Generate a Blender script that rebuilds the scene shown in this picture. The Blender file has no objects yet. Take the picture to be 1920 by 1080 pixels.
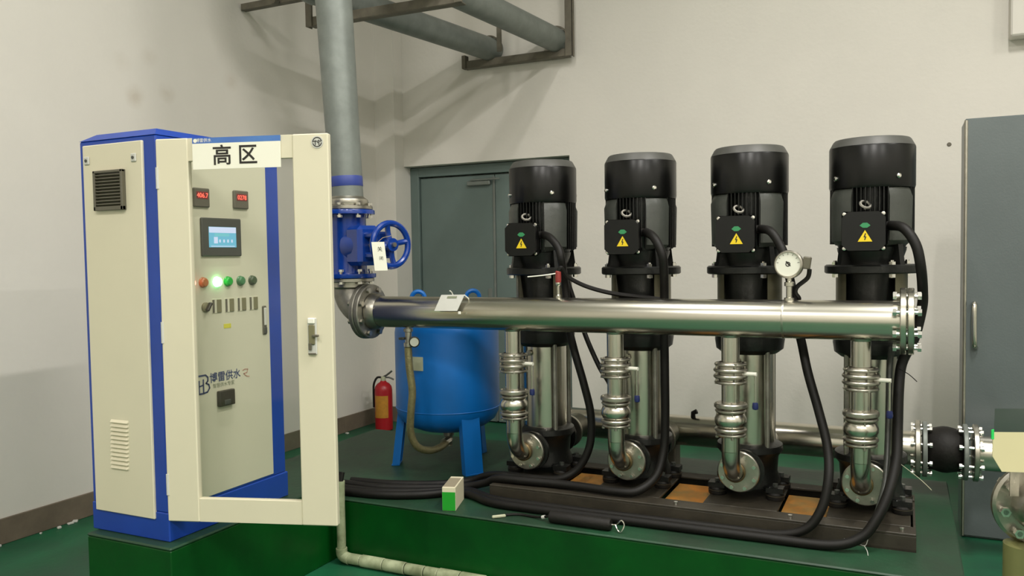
import bpy, bmesh, math, random
from mathutils import Vector, Matrix
random.seed(7)
scene = bpy.context.scene
COL = scene.collection
PI = math.pi

# ------------------------------------------------------------------ camera
YAW, PITCH, ROLL, FPX, CY, CAMH = 0.4440, 0.0454, 0.0151, 1544.35, 549.68, 1.45
fw = Vector((-math.sin(YAW), math.cos(YAW), 0)); rt = Vector((math.cos(YAW), math.sin(YAW), 0)); up = Vector((0, 0, 1))
fw2 = fw*math.cos(PITCH) - up*math.sin(PITCH); up2 = up*math.cos(PITCH) + fw*math.sin(PITCH)
rt3 = rt*math.cos(ROLL) - up2*math.sin(ROLL); up3 = up2*math.cos(ROLL) + rt*math.sin(ROLL)
cd = bpy.data.cameras.new('camera'); cam = bpy.data.objects.new('camera', cd); COL.objects.link(cam)
cd.sensor_width = 36.0; cd.lens = FPX/1920*36.0; cd.shift_y = (CY-540)/1920; cd.clip_start = 0.05
m = Matrix.Identity(4)
for i in range(3):
    m[i][0] = rt3[i]; m[i][1] = up3[i]; m[i][2] = -fw2[i]
m[2][3] = CAMH
cam.matrix_world = m
scene.camera = cam

# ------------------------------------------------------------------ world, exposure
w = bpy.data.worlds.new('world'); scene.world = w; w.use_nodes = True
w.node_tree.nodes['Background'].inputs[0].default_value = (0.9, 0.95, 1.0, 1)
w.node_tree.nodes['Background'].inputs[1].default_value = 0.05
vs = scene.view_settings
vs.view_transform = 'Standard'; vs.look = 'None'; vs.gamma = 1.0; vs.use_curve_mapping = False; vs.exposure = 0.0
LAMP_COLOR = (1.0, 0.965, 0.915)
LAMPS = [((-1.6, 2.4, 4.9), 50.0), ((0.6, 2.4, 4.9), 135.0), ((3.0, 2.4, 4.9), 80.0), ((-1.6, -1.4, 4.9), 85.0), ((0.6, -1.4, 4.9), 150.0), ((3.0, -1.4, 4.9), 90.0)]   # position, watts of each unseen ceiling tube; left and rear ones added to soften shadows

# ------------------------------------------------------------------ materials
def lin(c):
    c /= 255.0
    return c/12.92 if c <= 0.04045 else ((c+0.055)/1.055)**2.4
def rgb(r, g, b): return (lin(r), lin(g), lin(b), 1)
MATS = {}
def mat(name, col, rough=0.5, metal=0.0, var=0.0, vscale=6.0, bump=0.0, bscale=60.0, col2=None, emit=None, estr=0.0, spec=0.5, stretch=None, coat=0.0, rvar=0.0):
    mt = bpy.data.materials.new(name); mt.use_nodes = True
    nt = mt.node_tree; b = nt.nodes['Principled BSDF']
    b.inputs['Base Color'].default_value = col; b.inputs['Roughness'].default_value = rough; b.inputs['Metallic'].default_value = metal
    b.inputs['Specular IOR Level'].default_value = spec; b.inputs['Coat Weight'].default_value = coat
    tc = nt.nodes.new('ShaderNodeTexCoord'); mp = nt.nodes.new('ShaderNodeMapping')
    nt.links.new(tc.outputs['Object'], mp.inputs['Vector'])
    if stretch: mp.inputs['Scale'].default_value = stretch
    if var > 0 or col2 is not None or rvar > 0:
        n = nt.nodes.new('ShaderNodeTexNoise'); n.inputs['Scale'].default_value = vscale; n.inputs['Detail'].default_value = 6; n.inputs['Roughness'].default_value = 0.6
        nt.links.new(mp.outputs[0], n.inputs['Vector'])
        r = nt.nodes.new('ShaderNodeValToRGB'); r.color_ramp.elements[0].position = 0.35; r.color_ramp.elements[1].position = 0.68
        c2 = col2 if col2 is not None else tuple(x*(1-var) for x in col[:3])+(1,)
        r.color_ramp.elements[0].color = c2; r.color_ramp.elements[1].color = col
        nt.links.new(n.outputs[0], r.inputs[0]); nt.links.new(r.outputs[0], b.inputs['Base Color'])
        if rvar > 0:
            mr = nt.nodes.new('ShaderNodeMapRange'); mr.inputs[3].default_value = rough-rvar; mr.inputs[4].default_value = rough+rvar
            nt.links.new(n.outputs[0], mr.inputs[0]); nt.links.new(mr.outputs[0], b.inputs['Roughness'])
    if bump > 0:
        n2 = nt.nodes.new('ShaderNodeTexNoise'); n2.inputs['Scale'].default_value = bscale; n2.inputs['Detail'].default_value = 4
        nt.links.new(mp.outputs[0], n2.inputs['Vector'])
        bp = nt.nodes.new('ShaderNodeBump'); bp.inputs['Strength'].default_value = bump; bp.inputs['Distance'].default_value = 0.01
        nt.links.new(n2.outputs[0], bp.inputs['Height']); nt.links.new(bp.outputs[0], b.inputs['Normal'])
    if emit:
        b.inputs['Emission Color'].default_value = emit; b.inputs['Emission Strength'].default_value = estr
    MATS[name] = mt
    return mt
mat('wall_paint', rgb(222, 218, 209), 0.85, var=0.05, vscale=1.3, bump=0.12, bscale=35, spec=0.2)
mat('ceiling_paint', rgb(205, 203, 195), 0.9, var=0.04, vscale=1.5)
mat('baseboard_paint', rgb(116, 104, 88), 0.7, var=0.25, vscale=8, bump=0.2, bscale=40)
mat('floor_paint', rgb(20, 98, 62), 0.48, col2=rgb(28, 74, 54), vscale=2.2, bump=0.12, bscale=25, rvar=0.08)
mat('plinth_side', rgb(2, 74, 20), 0.4, col2=rgb(2, 60, 16), vscale=4, bump=0.15, bscale=14, spec=0.3)
mat('plinth_top', rgb(26, 68, 43), 0.52, col2=rgb(28, 50, 34), vscale=3, bump=0.15, bscale=25)
mat('door_grey', rgb(104, 120, 116), 0.45, var=0.1, vscale=3, bump=0.05, bscale=80)
mat('steel_cabinet', rgb(90, 98, 98), 0.36, var=0.1, vscale=3, bump=0.05, bscale=120)
mat('cream', rgb(220, 213, 188), 0.42, var=0.02, vscale=4)
mat('cream_inner', rgb(206, 203, 180), 0.45, var=0.02, vscale=4)
mat('blue_paint', rgb(24, 66, 164), 0.4, var=0.12, vscale=5)
mat('tank_blue', rgb(3, 106, 188), 0.4, var=0.1, vscale=4, bump=0.03, bscale=60)
mat('valve_blue', rgb(12, 56, 142), 0.24, var=0.12, vscale=12, coat=0.3)
mat('tape_blue', rgb(52, 68, 140), 0.5)
mat('stainless', (0.60, 0.575, 0.50, 1), 0.25, 1.0, var=0.03, vscale=3)
mat('stainless_rough', (0.50, 0.475, 0.41, 1), 0.36, 1.0, var=0.2, vscale=18, bump=0.06, bscale=60)
mat('stainless_dark', (0.36, 0.345, 0.30, 1), 0.5, 0.9, var=0.35, vscale=14, bump=0.15, bscale=45)
mat('bright_bolt', (0.75, 0.73, 0.68, 1), 0.2, 1.0)
mat('galvanised', rgb(130, 136, 131), 0.5, 0.35, var=0.22, vscale=9, bump=0.08, bscale=30)
mat('bracket_steel', rgb(112, 106, 92), 0.6, 0.0, var=0.3, vscale=14)
mat('motor_black', rgb(9, 9, 8), 0.3, var=0.2, vscale=8, spec=0.35)
mat('motor_cap', rgb(70, 70, 66), 0.5, var=0.1, vscale=8)
mat('cast_black', rgb(20, 21, 19), 0.38, var=0.25, vscale=14, bump=0.15, bscale=50, spec=0.4)
mat('cast_grey', rgb(62, 65, 60), 0.36, var=0.25, vscale=10, bump=0.1, bscale=50)
mat('guard_metal', rgb(112, 108, 88), 0.38, 0.6, var=0.2, vscale=8)
mat('box_black', rgb(9, 9, 8), 0.42, spec=0.35)
mat('rubber', rgb(22, 20, 17), 0.6, bump=0.15, bscale=60, spec=0.3)
mat('cable_black', rgb(16, 14, 11), 0.55, var=0.2, vscale=20, spec=0.3)
mat('base_steel', rgb(58, 53, 43), 0.5, 0.15, var=0.35, vscale=12, bump=0.1, bscale=40)
mat('rust_orange', rgb(196, 122, 28), 0.6, col2=rgb(140, 112, 56), vscale=9)
mat('white_plastic', rgb(238, 236, 224), 0.5)
mat('card_grey', rgb(200, 200, 192), 0.55, var=0.06, vscale=20)
mat('plate_cream', rgb(176, 178, 150), 0.5)
mat('sign_white', rgb(240, 238, 222), 0.4)
mat('sign_blue', rgb(58, 84, 172), 0.4, col2=rgb(84, 134, 196), vscale=2.0)
mat('ink', rgb(34, 30, 24), 0.6)
mat('ink_blue', rgb(52, 66, 104), 0.6)
mat('ink_grey', rgb(130, 136, 112), 0.6)
mat('ink_red', rgb(184, 140, 120), 0.6)
mat('warn_yellow', rgb(226, 196, 30), 0.4)
mat('maker_green', rgb(50, 132, 84), 0.4)
mat('device_grey', rgb(92, 88, 74), 0.4)
mat('device_dark', rgb(66, 68, 62), 0.4)
mat('switch_grey', rgb(118, 114, 84), 0.45)
mat('dark_knob', rgb(46, 42, 28), 0.45)
mat('display_red', rgb(60, 10, 10), 0.4, emit=(1.0, 0.10, 0.06, 1), estr=3.2)
mat('display_dark', rgb(70, 26, 24), 0.3, emit=(0.5, 0.03, 0.03, 1), estr=0.25)
mat('screen_cyan', rgb(20, 60, 80), 0.3, emit=(0.22, 0.66, 0.86, 1), estr=0.75)
mat('screen_white', rgb(40, 60, 80), 0.3, emit=(0.72, 0.80, 1.0, 1), estr=0.95)
mat('screen_aqua', rgb(20, 60, 60), 0.3, emit=(0.25, 0.72, 0.78, 1), estr=0.8)
mat('lamp_green_lit', rgb(40, 220, 90), 0.3, emit=(0.28, 1.0, 0.42, 1), estr=7.0)
mat('lamp_green', rgb(10, 158, 50), 0.3)
mat('lamp_green_dull', rgb(66, 122, 78), 0.3)
mat('lamp_dark', rgb(62, 80, 54), 0.3)
mat('lamp_orange', rgb(176, 108, 58), 0.3)
mat('lamp_red_lit', rgb(240, 80, 60), 0.3, emit=(1.0, 0.32, 0.22, 1), estr=5.0)
mat('sticker_yellow', rgb(206, 200, 70), 0.5)
mat('extinguisher_red', rgb(160, 18, 28), 0.35)
mat('extinguisher_label', rgb(196, 136, 44), 0.5, var=0.25, vscale=22)
mat('dial_white', rgb(214, 214, 200), 0.35)
mat('transducer_red', rgb(140, 52, 48), 0.4)
mat('carton_green', rgb(26, 150, 36), 0.45)
mat('carton_white', rgb(214, 206, 178), 0.5)
mat('carton_top', rgb(150, 140, 116), 0.5)
mat('conduit_cream', rgb(176, 184, 150), 0.55, col2=rgb(120, 128, 96), vscale=11)
mat('lever_blue', rgb(26, 36, 84), 0.4)
mat('hose_braid', rgb(150, 142, 102), 0.42, 0.5, var=0.3, vscale=40, bump=0.3, bscale=160)
mat('lamp_housing', rgb(225, 225, 220), 0.5)
mat('tube_glow', rgb(255, 250, 235), 0.4, emit=(1.0, 0.95, 0.82, 1), estr=2.0)
mat('olive_paint', rgb(122, 122, 76), 0.4, var=0.1, vscale=6)
mat('card_cream', rgb(214, 206, 164), 0.5)
mat('green_plastic', rgb(40, 205, 96), 0.4)
mat('bronze', rgb(122, 104, 70), 0.35, 0.7, var=0.2, vscale=10)
def glassy(name, tint, gloss):
    mt = bpy.data.materials.new(name); mt.use_nodes = True; nt = mt.node_tree
    for n in list(nt.nodes):
        if n.type != 'OUTPUT_MATERIAL': nt.nodes.remove(n)
    out = nt.nodes['Material Output']
    t = nt.nodes.new('ShaderNodeBsdfTransparent'); t.inputs[0].default_value = tint
    g = nt.nodes.new('ShaderNodeBsdfGlossy'); g.inputs['Roughness'].default_value = 0.05
    mx = nt.nodes.new('ShaderNodeMixShader'); mx.inputs[0].default_value = gloss
    nt.links.new(t.outputs[0], mx.inputs[1]); nt.links.new(g.outputs[0], mx.inputs[2]); nt.links.new(mx.outputs[0], out.inputs[0])
    MATS[name] = mt
glassy('glass', (0.96, 0.965, 0.95, 1), 0.03)
glassy('clear_sleeve', (0.8, 0.81, 0.78, 1), 0.08)

# ------------------------------------------------------------------ mesh builder
def frame(axis):
    a = Vector(axis).normalized()
    h = Vector((0, 0, 1)) if abs(a.z) < 0.9 else Vector((1, 0, 0))
    x = h.cross(a).normalized(); y = a.cross(x)
    return x, y, a
class B:
    """collects shapes in world (or thing-local) coordinates; done() links ONE mesh object"""
    def __init__(s): s.bm = bmesh.new(); s.mats = []; s.cur = 0
    def use(s, name):
        if name not in s.mats: s.mats.append(name)
        s.cur = s.mats.index(name); return s
    def _f(s, vs):
        try: f = s.bm.faces.new(vs)
        except ValueError: return None
        f.material_index = s.cur; return f
    def box(s, c, d, bevel=0.0, rot=None, seg=1):
        b2 = bmesh.new(); bmesh.ops.create_cube(b2, size=1)
        bmesh.ops.scale(b2, vec=Vector(d), verts=b2.verts)
        if bevel > 0: bmesh.ops.bevel(b2, geom=list(b2.edges), offset=bevel, segments=seg, affect='EDGES', profile=0.5)
        M = Matrix.Translation(Vector(c)) @ (rot.to_4x4() if rot is not None else Matrix.Identity(4))
        vm = {v: s.bm.verts.new(M @ v.co) for v in b2.verts}
        for f in b2.faces: s._f([vm[v] for v in f.verts])
        b2.free(); return s
    def bx(s, x0, x1, y0, y1, z0, z1, bevel=0.0, seg=1):
        return s.box(((x0+x1)/2, (y0+y1)/2, (z0+z1)/2), (abs(x1-x0), abs(y1-y0), abs(z1-z0)), bevel, None, seg)
    def lathe(s, prof, o=(0, 0, 0), axis=(0, 0, 1), n=32, a0=0.0, a1=2*PI, close=True):
        """prof: list of (radius, height along axis)"""
        x, y, a = frame(axis); o = Vector(o); full = abs(a1-a0) > 2*PI-1e-4
        k = n if full else n+1; rings = []
        for r, h in prof:
            if r < 1e-6: rings.append([s.bm.verts.new(o+a*h)]*k)
            else: rings.append([s.bm.verts.new(o+a*h+(x*math.cos(a0+(a1-a0)*i/n)+y*math.sin(a0+(a1-a0)*i/n))*r) for i in range(k)])
        for i in range(len(rings)-1):
            p, q = rings[i], rings[i+1]
            for j in range(n):
                j2 = (j+1) % k
                vs = []
                for v in (p[j], p[j2], q[j2], q[j]):
                    if v not in vs: vs.append(v)
                if len(vs) > 2: s._f(vs)
        return s
    def cyl(s, p0, p1, r0, r1=None, n=24):
        p0, p1 = Vector(p0), Vector(p1); L = (p1-p0).length; r1 = r0 if r1 is None else r1
        return s.lathe([(0, 0), (r0, 0), (r1, L), (0, L)], p0, p1-p0, n)
    def disc(s, c, axis, r, th, n=36, hole=0.0, bev=0.0):
        h = th/2
        if hole > 0: return s.lathe([(hole, -h), (r-bev, -h), (r, -h+bev), (r, h-bev), (r-bev, h), (hole, h), (hole, -h)] if bev else [(hole, -h), (r, -h), (r, h), (hole, h), (hole, -h)], c, axis, n)
        return s.lathe([(0, -h), (r-bev, -h), (r, -h+bev), (r, h-bev), (r-bev, h), (0, h)] if bev else [(0, -h), (r, -h), (r, h), (0, h)], c, axis, n)
    def torus(s, c, axis, R, r, n=32, k=10):
        return s.lathe([(R+r*math.cos(2*PI*i/k), r*math.sin(2*PI*i/k)) for i in range(k+1)], c, axis, n)
    def tube(s, pts, r, n=10, smooth=4, caps=True):
        P = [Vector(p) for p in pts]
        if smooth > 1 and len(P) > 2:
            Q = []
            for i in range(len(P)-1):
                a, b, c, d = P[max(i-1, 0)], P[i], P[i+1], P[min(i+2, len(P)-1)]
                for t in range(smooth):
                    u = t/smooth
                    Q.append(0.5*((2*b)+(c-a)*u+(2*a-5*b+4*c-d)*u*u+(3*b-a-3*c+d)*u**3))
            Q.append(P[-1]); P = Q
        R = r if isinstance(r, (list, tuple)) else None
        ref = None; rings = []
        for i, p in enumerate(P):
            t = (P[min(i+1, len(P)-1)]-P[max(i-1, 0)])
            if t.length < 1e-9: t = Vector((0, 0, 1))
            t.normalize()
            if ref is None: ref = frame(t)[0]
            x = (ref - t*ref.dot(t)); x = x.normalized() if x.length > 1e-6 else frame(t)[0]
            ref = x; y = t.cross(x)
            rr = r if R is None else R[min(i, len(R)-1)]
            rings.append([s.bm.verts.new(p+(x*math.cos(2*PI*j/n)+y*math.sin(2*PI*j/n))*rr) for j in range(n)])
        for p, q in zip(rings, rings[1:]):
            for j in range(n): s._f([p[j], p[(j+1) % n], q[(j+1) % n], q[j]])
        if caps: s._f(list(reversed(rings[0]))); s._f(rings[-1])
        return s
    def elbow(s, c, d0, d1, R, r, n=20, k=10):
        """quarter bend around centre c; d0,d1: unit vectors from centre to the start and end of the pipe axis"""
        c, d0, d1 = Vector(c), Vector(d0), Vector(d1)
        return s.tube([c+(d0*math.cos(PI/2*i/k)+d1*math.sin(PI/2*i/k))*R for i in range(k+1)], r, n, 1)
    def prism(s, poly, o, u, v, th):
        """polygon (a,b) in plane o+a*u+b*v, pushed th along u x v"""
        o, u, v = Vector(o), Vector(u), Vector(v); nrm = u.cross(v).normalized()*th
        A = [s.bm.verts.new(o+u*a+v*b) for a, b in poly]; C = [s.bm.verts.new(o+u*a+v*b+nrm) for a, b in poly]
        s._f(list(reversed(A))); s._f(C)
        for i in range(len(A)):
            j = (i+1) % len(A); s._f([A[i], A[j], C[j], C[i]])
        return s
    def text(s, body, size, o, u, v, align='CENTER', lift=0.0, ext=0.0):
        cu = bpy.data.curves.new('t', 'FONT'); cu.body = body; cu.size = size; cu.align_x = align; cu.align_y = 'CENTER'; cu.resolution_u = 3; cu.offset = ext
        ob = bpy.data.objects.new('t', cu); COL.objects.link(ob)
        dg = bpy.context.evaluated_depsgraph_get()
        me = bpy.data.meshes.new_from_object(ob.evaluated_get(dg))
        o, u, v = Vector(o), Vector(u).normalized(), Vector(v).normalized(); nn = u.cross(v)
        vm = [s.bm.verts.new(o+u*q.co.x+v*q.co.y+nn*lift) for q in me.vertices]
        for p in me.polygons: s._f([vm[i] for i in p.vertices])
        bpy.data.objects.remove(ob); bpy.data.curves.remove(cu); bpy.data.meshes.remove(me)
        return s
    def done(s, name, mt=None, parent=None, smooth=True, ang=35, normals=True):
        if mt and not s.mats: s.mats = [mt]
        if normals: bmesh.ops.recalc_face_normals(s.bm, faces=s.bm.faces)
        me = bpy.data.meshes.new(name)
        off = Vector((0, 0, 0)); q = parent
        while q is not None: off += q.location; q = q.parent
        if off.length > 0: bmesh.ops.translate(s.bm, vec=-off, verts=s.bm.verts)
        s.bm.to_mesh(me); s.bm.free()
        for k in s.mats: me.materials.append(MATS[k])
        if smooth:
            me.polygons.foreach_set('use_smooth', [True]*len(me.polygons))
            me.set_sharp_from_angle(angle=math.radians(ang))
        ob = bpy.data.objects.new(name, me); COL.objects.link(ob); ob.parent = parent
        return ob
def tag(o, label, cat, group=None):
    o['label'] = label; o['category'] = cat
    if group: o['group'] = group
    return o
def thing(name, label, cat, loc=(0, 0, 0), group=None):
    o = bpy.data.objects.new(name, None); COL.objects.link(o); o.location = loc; o.empty_display_size = 0.05
    return tag(o, label, cat, group)
def struct(o): o['kind'] = 'structure'; return o
def share(src, name, loc, parent):
    """another copy of a small mesh, moved to loc (world)"""
    c = src.copy(); c.name = name; COL.objects.link(c); c.parent = parent
    off = Vector((0, 0, 0)); q = parent
    while q is not None: off += q.location; q = q.parent
    c.location = Vector(loc)-off
    return c
def copy_tree(o, parent=None):
    c = o.copy(); COL.objects.link(c); c.parent = parent
    for ch in list(o.children): copy_tree(ch, c)
    return c
def bolt_ring(parent, c, axis, R, k, r, L, mt='bright_bolt', name='bolt', a0=0.0):
    """k bolts around an axis, each an object sharing one mesh"""
    x, y, a = frame(axis); c = Vector(c); first = None
    for i in range(k):
        t = a0+2*PI*i/k; p = c+(x*math.cos(t)+y*math.sin(t))*R
        if first is None:
            b = B(); b.cyl(a*(-L/2), a*(L/2), r*0.55, n=8); b.cyl(a*(L/2-r*0.9), a*(L/2), r, n=6); b.cyl(a*(-L/2), a*(-L/2+r*0.9), r, n=6)
            first = b.done(name, mt, None); first.parent = parent
            off = Vector((0, 0, 0)); q = parent
            while q is not None: off += q.location; q = q.parent
            first.location = p-off
        else: share(first, name, p, parent)

# ================================================================== ROOM
XL, YB = -4.2, 6.22
XR, YF, ZC = 4.2, -3.2, 5.3
struct(B().bx(XL-0.2, XR+0.2, YF-0.2, YB+0.5, -0.2, 0.0).done('floor', 'floor_paint'))
struct(B().bx(XL-0.2, XR+0.2, YF-0.2, YB+0.5, ZC, ZC+0.2).done('ceiling', 'ceiling_paint'))
wl = mat('wall_paint_stained', rgb(222, 218, 209), 0.85, var=0.05, vscale=1.3, bump=0.12, bscale=35, spec=0.2)
nt = wl.node_tree; bs = nt.nodes['Principled BSDF']; prev = bs.inputs['Base Color'].links[0].from_socket
tc = nt.nodes.new('ShaderNodeTexCoord'); nz = nt.nodes.new('ShaderNodeTexNoise'); nz.inputs['Scale'].default_value = 9; nz.inputs['Detail'].default_value = 5
nt.links.new(tc.outputs['Object'], nz.inputs['Vector'])
for (py, pz, rad, amt) in ((3.57, 2.45, 0.11, 0.36), (3.81, 2.51, 0.10, 0.25), (4.36, 2.68, 0.11, 0.2), (3.68, 2.71, 0.10, 0.14), (3.48, 2.63, 0.10, 0.14)):   # smudges left on the wall
    vm = nt.nodes.new('ShaderNodeVectorMath'); vm.operation = 'DISTANCE'; vm.inputs[1].default_value = (XL, py, pz); nt.links.new(tc.outputs['Object'], vm.inputs[0])
    mr = nt.nodes.new('ShaderNodeMapRange'); mr.inputs[1].default_value = 0.0; mr.inputs[2].default_value = rad; mr.inputs[3].default_value = 1.0; mr.inputs[4].default_value = 0.0; nt.links.new(vm.outputs['Value'], mr.inputs[0])
    mu = nt.nodes.new('ShaderNodeMath'); mu.operation = 'MULTIPLY'; nt.links.new(mr.outputs[0], mu.inputs[0]); nt.links.new(nz.outputs[0], mu.inputs[1])
    ms = nt.nodes.new('ShaderNodeMapRange'); ms.inputs[1].default_value = 0.12; ms.inputs[2].default_value = 0.5; ms.inputs[3].default_value = 0.0; ms.inputs[4].default_value = amt; nt.links.new(mu.outputs[0], ms.inputs[0])
    mx = nt.nodes.new('ShaderNodeMix'); mx.data_type = 'RGBA'; nt.links.new(ms.outputs[0], mx.inputs[0]); nt.links.new(prev, mx.inputs[6]); mx.inputs[7].default_value = rgb(172, 156, 132); prev = mx.outputs[2]
nt.links.new(prev, bs.inputs['Base Color'])
struct(B().bx(XL-0.2, XL, YF-0.2, YB+0.5, 0, ZC).done('wall_left', 'wall_paint_stained'))
struct(B().bx(XR, XR+0.2, YF-0.2, YB+0.5, 0, ZC).done('wall_right', 'wall_paint'))
struct(B().bx(XL, XR, YF-0.2, YF, 0, ZC).done('wall_front', 'wall_paint'))
DX0, DX1, DZ = -4.0, -2.43, 2.25
b = B(); b.bx(DX1, XR, YB, YB+0.3, 0, ZC); b.bx(XL, DX1, YB, YB+0.3, DZ, ZC); b.bx(XL, DX0, YB, YB+0.3, 0, DZ); b.bx(DX0, DX1, YB+0.22, YB+0.3, 0, DZ)
struct(b.done('wall_back', 'wall_paint'))
struct(B().bx(XL, DX0, YB-0.14, YB, 0, ZC).done('trim_1', 'wall_paint'))
struct(B().bx(XL, XL+0.012, YF, YB-0.14, 0, 0.135, 0.003).done('baseboard_left', 'baseboard_paint'))
b = B(); b.bx(XL+0.012, DX0+0.012, YB-0.152, YB-0.14, 0, 0.135, 0.003); b.bx(DX1, XR, YB-0.012, YB, 0, 0.135, 0.003)
struct(b.done('baseboard_back', 'baseboard_paint'))
# flaked plaster along the foot of the left wall
b = B()
for i in range(28):
    y = random.uniform(2.0, 6.0); r = random.uniform(0.008, 0.026)
    b.box((XL+0.02+random.uniform(0, 0.05), y, r*0.4), (r*random.uniform(1, 2), r*random.uniform(1, 2.6), r*0.8), r*0.2, Matrix.Rotation(random.uniform(0, 3), 3, 'Z'))
o = b.done('plaster_debris', 'card_grey', None, False); o['kind'] = 'stuff'; tag(o, 'pale flakes of plaster lying along the foot of the left wall', 'debris')
# grey double door in the recess
d1 = thing('door_1', 'grey green steel double door in the recess behind the pumps', 'door', (DX0, YB+0.1, 0)); struct(d1); del d1['category']
yd = YB+0.14
b = B(); b.bx(DX0, DX0+0.085, yd-0.04, yd+0.05, 0, DZ-0.005, 0.004); b.bx(DX1-0.085, DX1, yd-0.04, yd+0.05, 0, DZ-0.005, 0.004); b.bx(DX0+0.085, DX1-0.085, yd-0.04, yd+0.05, DZ-0.09, DZ-0.005, 0.004)
b.done('door_frame', 'door_grey', d1)
xm = -3.17
for a0, a1 in ((DX0+0.09, xm-0.004), (xm+0.004, DX1-0.09)):
    b = B(); b.bx(a0, a1, yd-0.012, yd+0.03, 0.01, DZ-0.1, 0.004)
    lf = b.done('door_leaf', 'door_grey', d1)
B().bx(xm-0.014, xm+0.006, yd-0.022, yd-0.012, 0.02, DZ-0.12, 0.002).done('meeting_strip', 'galvanised', d1)
b = B(); b.bx(-3.42, -3.2, yd-0.05, yd-0.013, 2.06, 2.1, 0.006); b.bx(-3.38, -3.1, yd-0.06, yd-0.05, 2.1, 2.115, 0.003); b.done('door_closer', 'galvanised', d1)
b = B(); b.bx(-3.245, -3.205, yd-0.02, yd-0.012, 0.95, 1.17, 0.004); b.tube([(-3.225, yd-0.015, 1.05), (-3.225, yd-0.06, 1.05), (-3.33, yd-0.06, 1.05)], 0.009, 8, 1); b.done('door_handle', 'galvanised', d1)

# unseen ceiling tube lamps; the left and rear ones are added fill
for i, (p, wt) in enumerate(LAMPS):
    t = thing('tube_lamp', ['added fill tube lamp above the control cabinet', 'ceiling tube lamp above the pump row', 'ceiling tube lamp above the tall steel cabinet', 'added fill tube lamp at the rear left of the room', 'added fill tube lamp behind the viewpoint', 'added fill tube lamp at the rear right of the room'][i], 'ceiling lamp', (p[0], p[1], p[2]+0.2), 'ceiling tube lamps')
    B().bx(p[0]-0.06, p[0]+0.06, p[1]-0.64, p[1]+0.64, p[2]+0.08, p[2]+0.2, 0.01).done('housing', 'lamp_housing', t)
    for s in (-1, 1):
        B().bx(p[0]-0.03, p[0]+0.03, p[1]+s*0.62-0.012, p[1]+s*0.62+0.012, p[2]+0.02, p[2]+0.08, 0.003).done('socket', 'lamp_housing', t)
        B().cyl((p[0], p[1]+s*0.4, p[2]+0.2), (p[0], p[1]+s*0.4, ZC), 0.006, n=8).done('hanger', 'lamp_housing', t)
    B().cyl((p[0], p[1]-0.61, p[2]+0.045), (p[0], p[1]+0.61, p[2]+0.045), 0.014, n=12).done('tube', 'tube_glow', t)
    ld = bpy.data.lights.new('tube_light', 'AREA'); ld.shape = 'RECTANGLE'; ld.size = 0.10; ld.size_y = 1.2; ld.energy = wt; ld.color = LAMP_COLOR
    lo = bpy.data.objects.new('tube_light', ld); COL.objects.link(lo); lo.parent = t; lo.location = (0, 0, -0.19)

# ================================================================== PLINTHS
def plinth(name, label, x0, x1, y0, y1, z1):
    b = B(); b.use('plinth_side'); b.bx(x0, x1, y0, y1, 0.0, z1-0.012, 0.004); b.use('plinth_top'); b.bx(x0-0.002, x1+0.002, y0-0.002, y1+0.002, z1-0.012, z1, 0.005)
    return tag(b.done(name, None, None), label, 'plinth')
plinth('equipment_plinth', 'long low green painted concrete plinth carrying the four pumps', -3.2, 0.2, 3.167, 4.56, 0.30)
plinth('equipment_plinth', 'short green painted concrete plinth under the control cabinet', -2.925, -2.468, 2.185, 3.165, 0.375)

# ================================================================== CONTROL CABINET
CX0, CX1, CY0, CY1, CZ0, CZ1 = -2.95, -2.53, 2.234, 2.90, 0.375, 1.925
cab = thing('control_cabinet', 'cream and blue pump control cabinet with its window door swung open', 'cabinet', ((CX0+CX1)/2, (CY0+CY1)/2, CZ0))
B().bx(CX0, CX1, CY0, CY1, CZ0+0.11, CZ1, 0.006).done('body', 'blue_paint', cab)
B().bx(CX0-0.002, CX1+0.006, CY0-0.002, CY1+0.006, CZ0, CZ0+0.112, 0.004).done('base_skirt', 'blue_paint', cab)
b = B(); zc = CZ1
lo_ = [(CX0, CY0), (CX1, CY0), (CX1, CY1), (CX0, CY1)]; hi_ = [(CX0+0.045, CY0+0.045), (CX1-0.045, CY0+0.045), (CX1-0.045, CY1-0.045), (CX0+0.045, CY1-0.045)]
V1 = [b.bm.verts.new((x, y, zc)) for x, y in lo_]; V2 = [b.bm.verts.new((x, y, zc+0.03)) for x, y in hi_]
b._f(list(reversed(V1))); b._f(V2)
for i in range(4): b._f([V1[i], V1[(i+1) % 4], V2[(i+1) % 4], V2[i]])
b.done('roof_cap', 'blue_paint', cab, False)
B().bx(-2.921, -2.593, CY0-0.010, CY0+0.004, 0.458, 1.906, 0.003).done('side_panel', 'cream', cab)
for x, z in ((-2.893, 1.846), (-2.634, 1.843)):
    q = B().bx(x-0.014, x+0.014, CY0-0.016, CY0-0.009, z-0.016, z+0.016, 0.003).done('panel_lock', 'card_grey', cab)
    B().cyl((x, CY0-0.0155, z), (x, CY0-0.019, z), 0.006, n=10).done('keyhole', 'device_dark', q)
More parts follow.
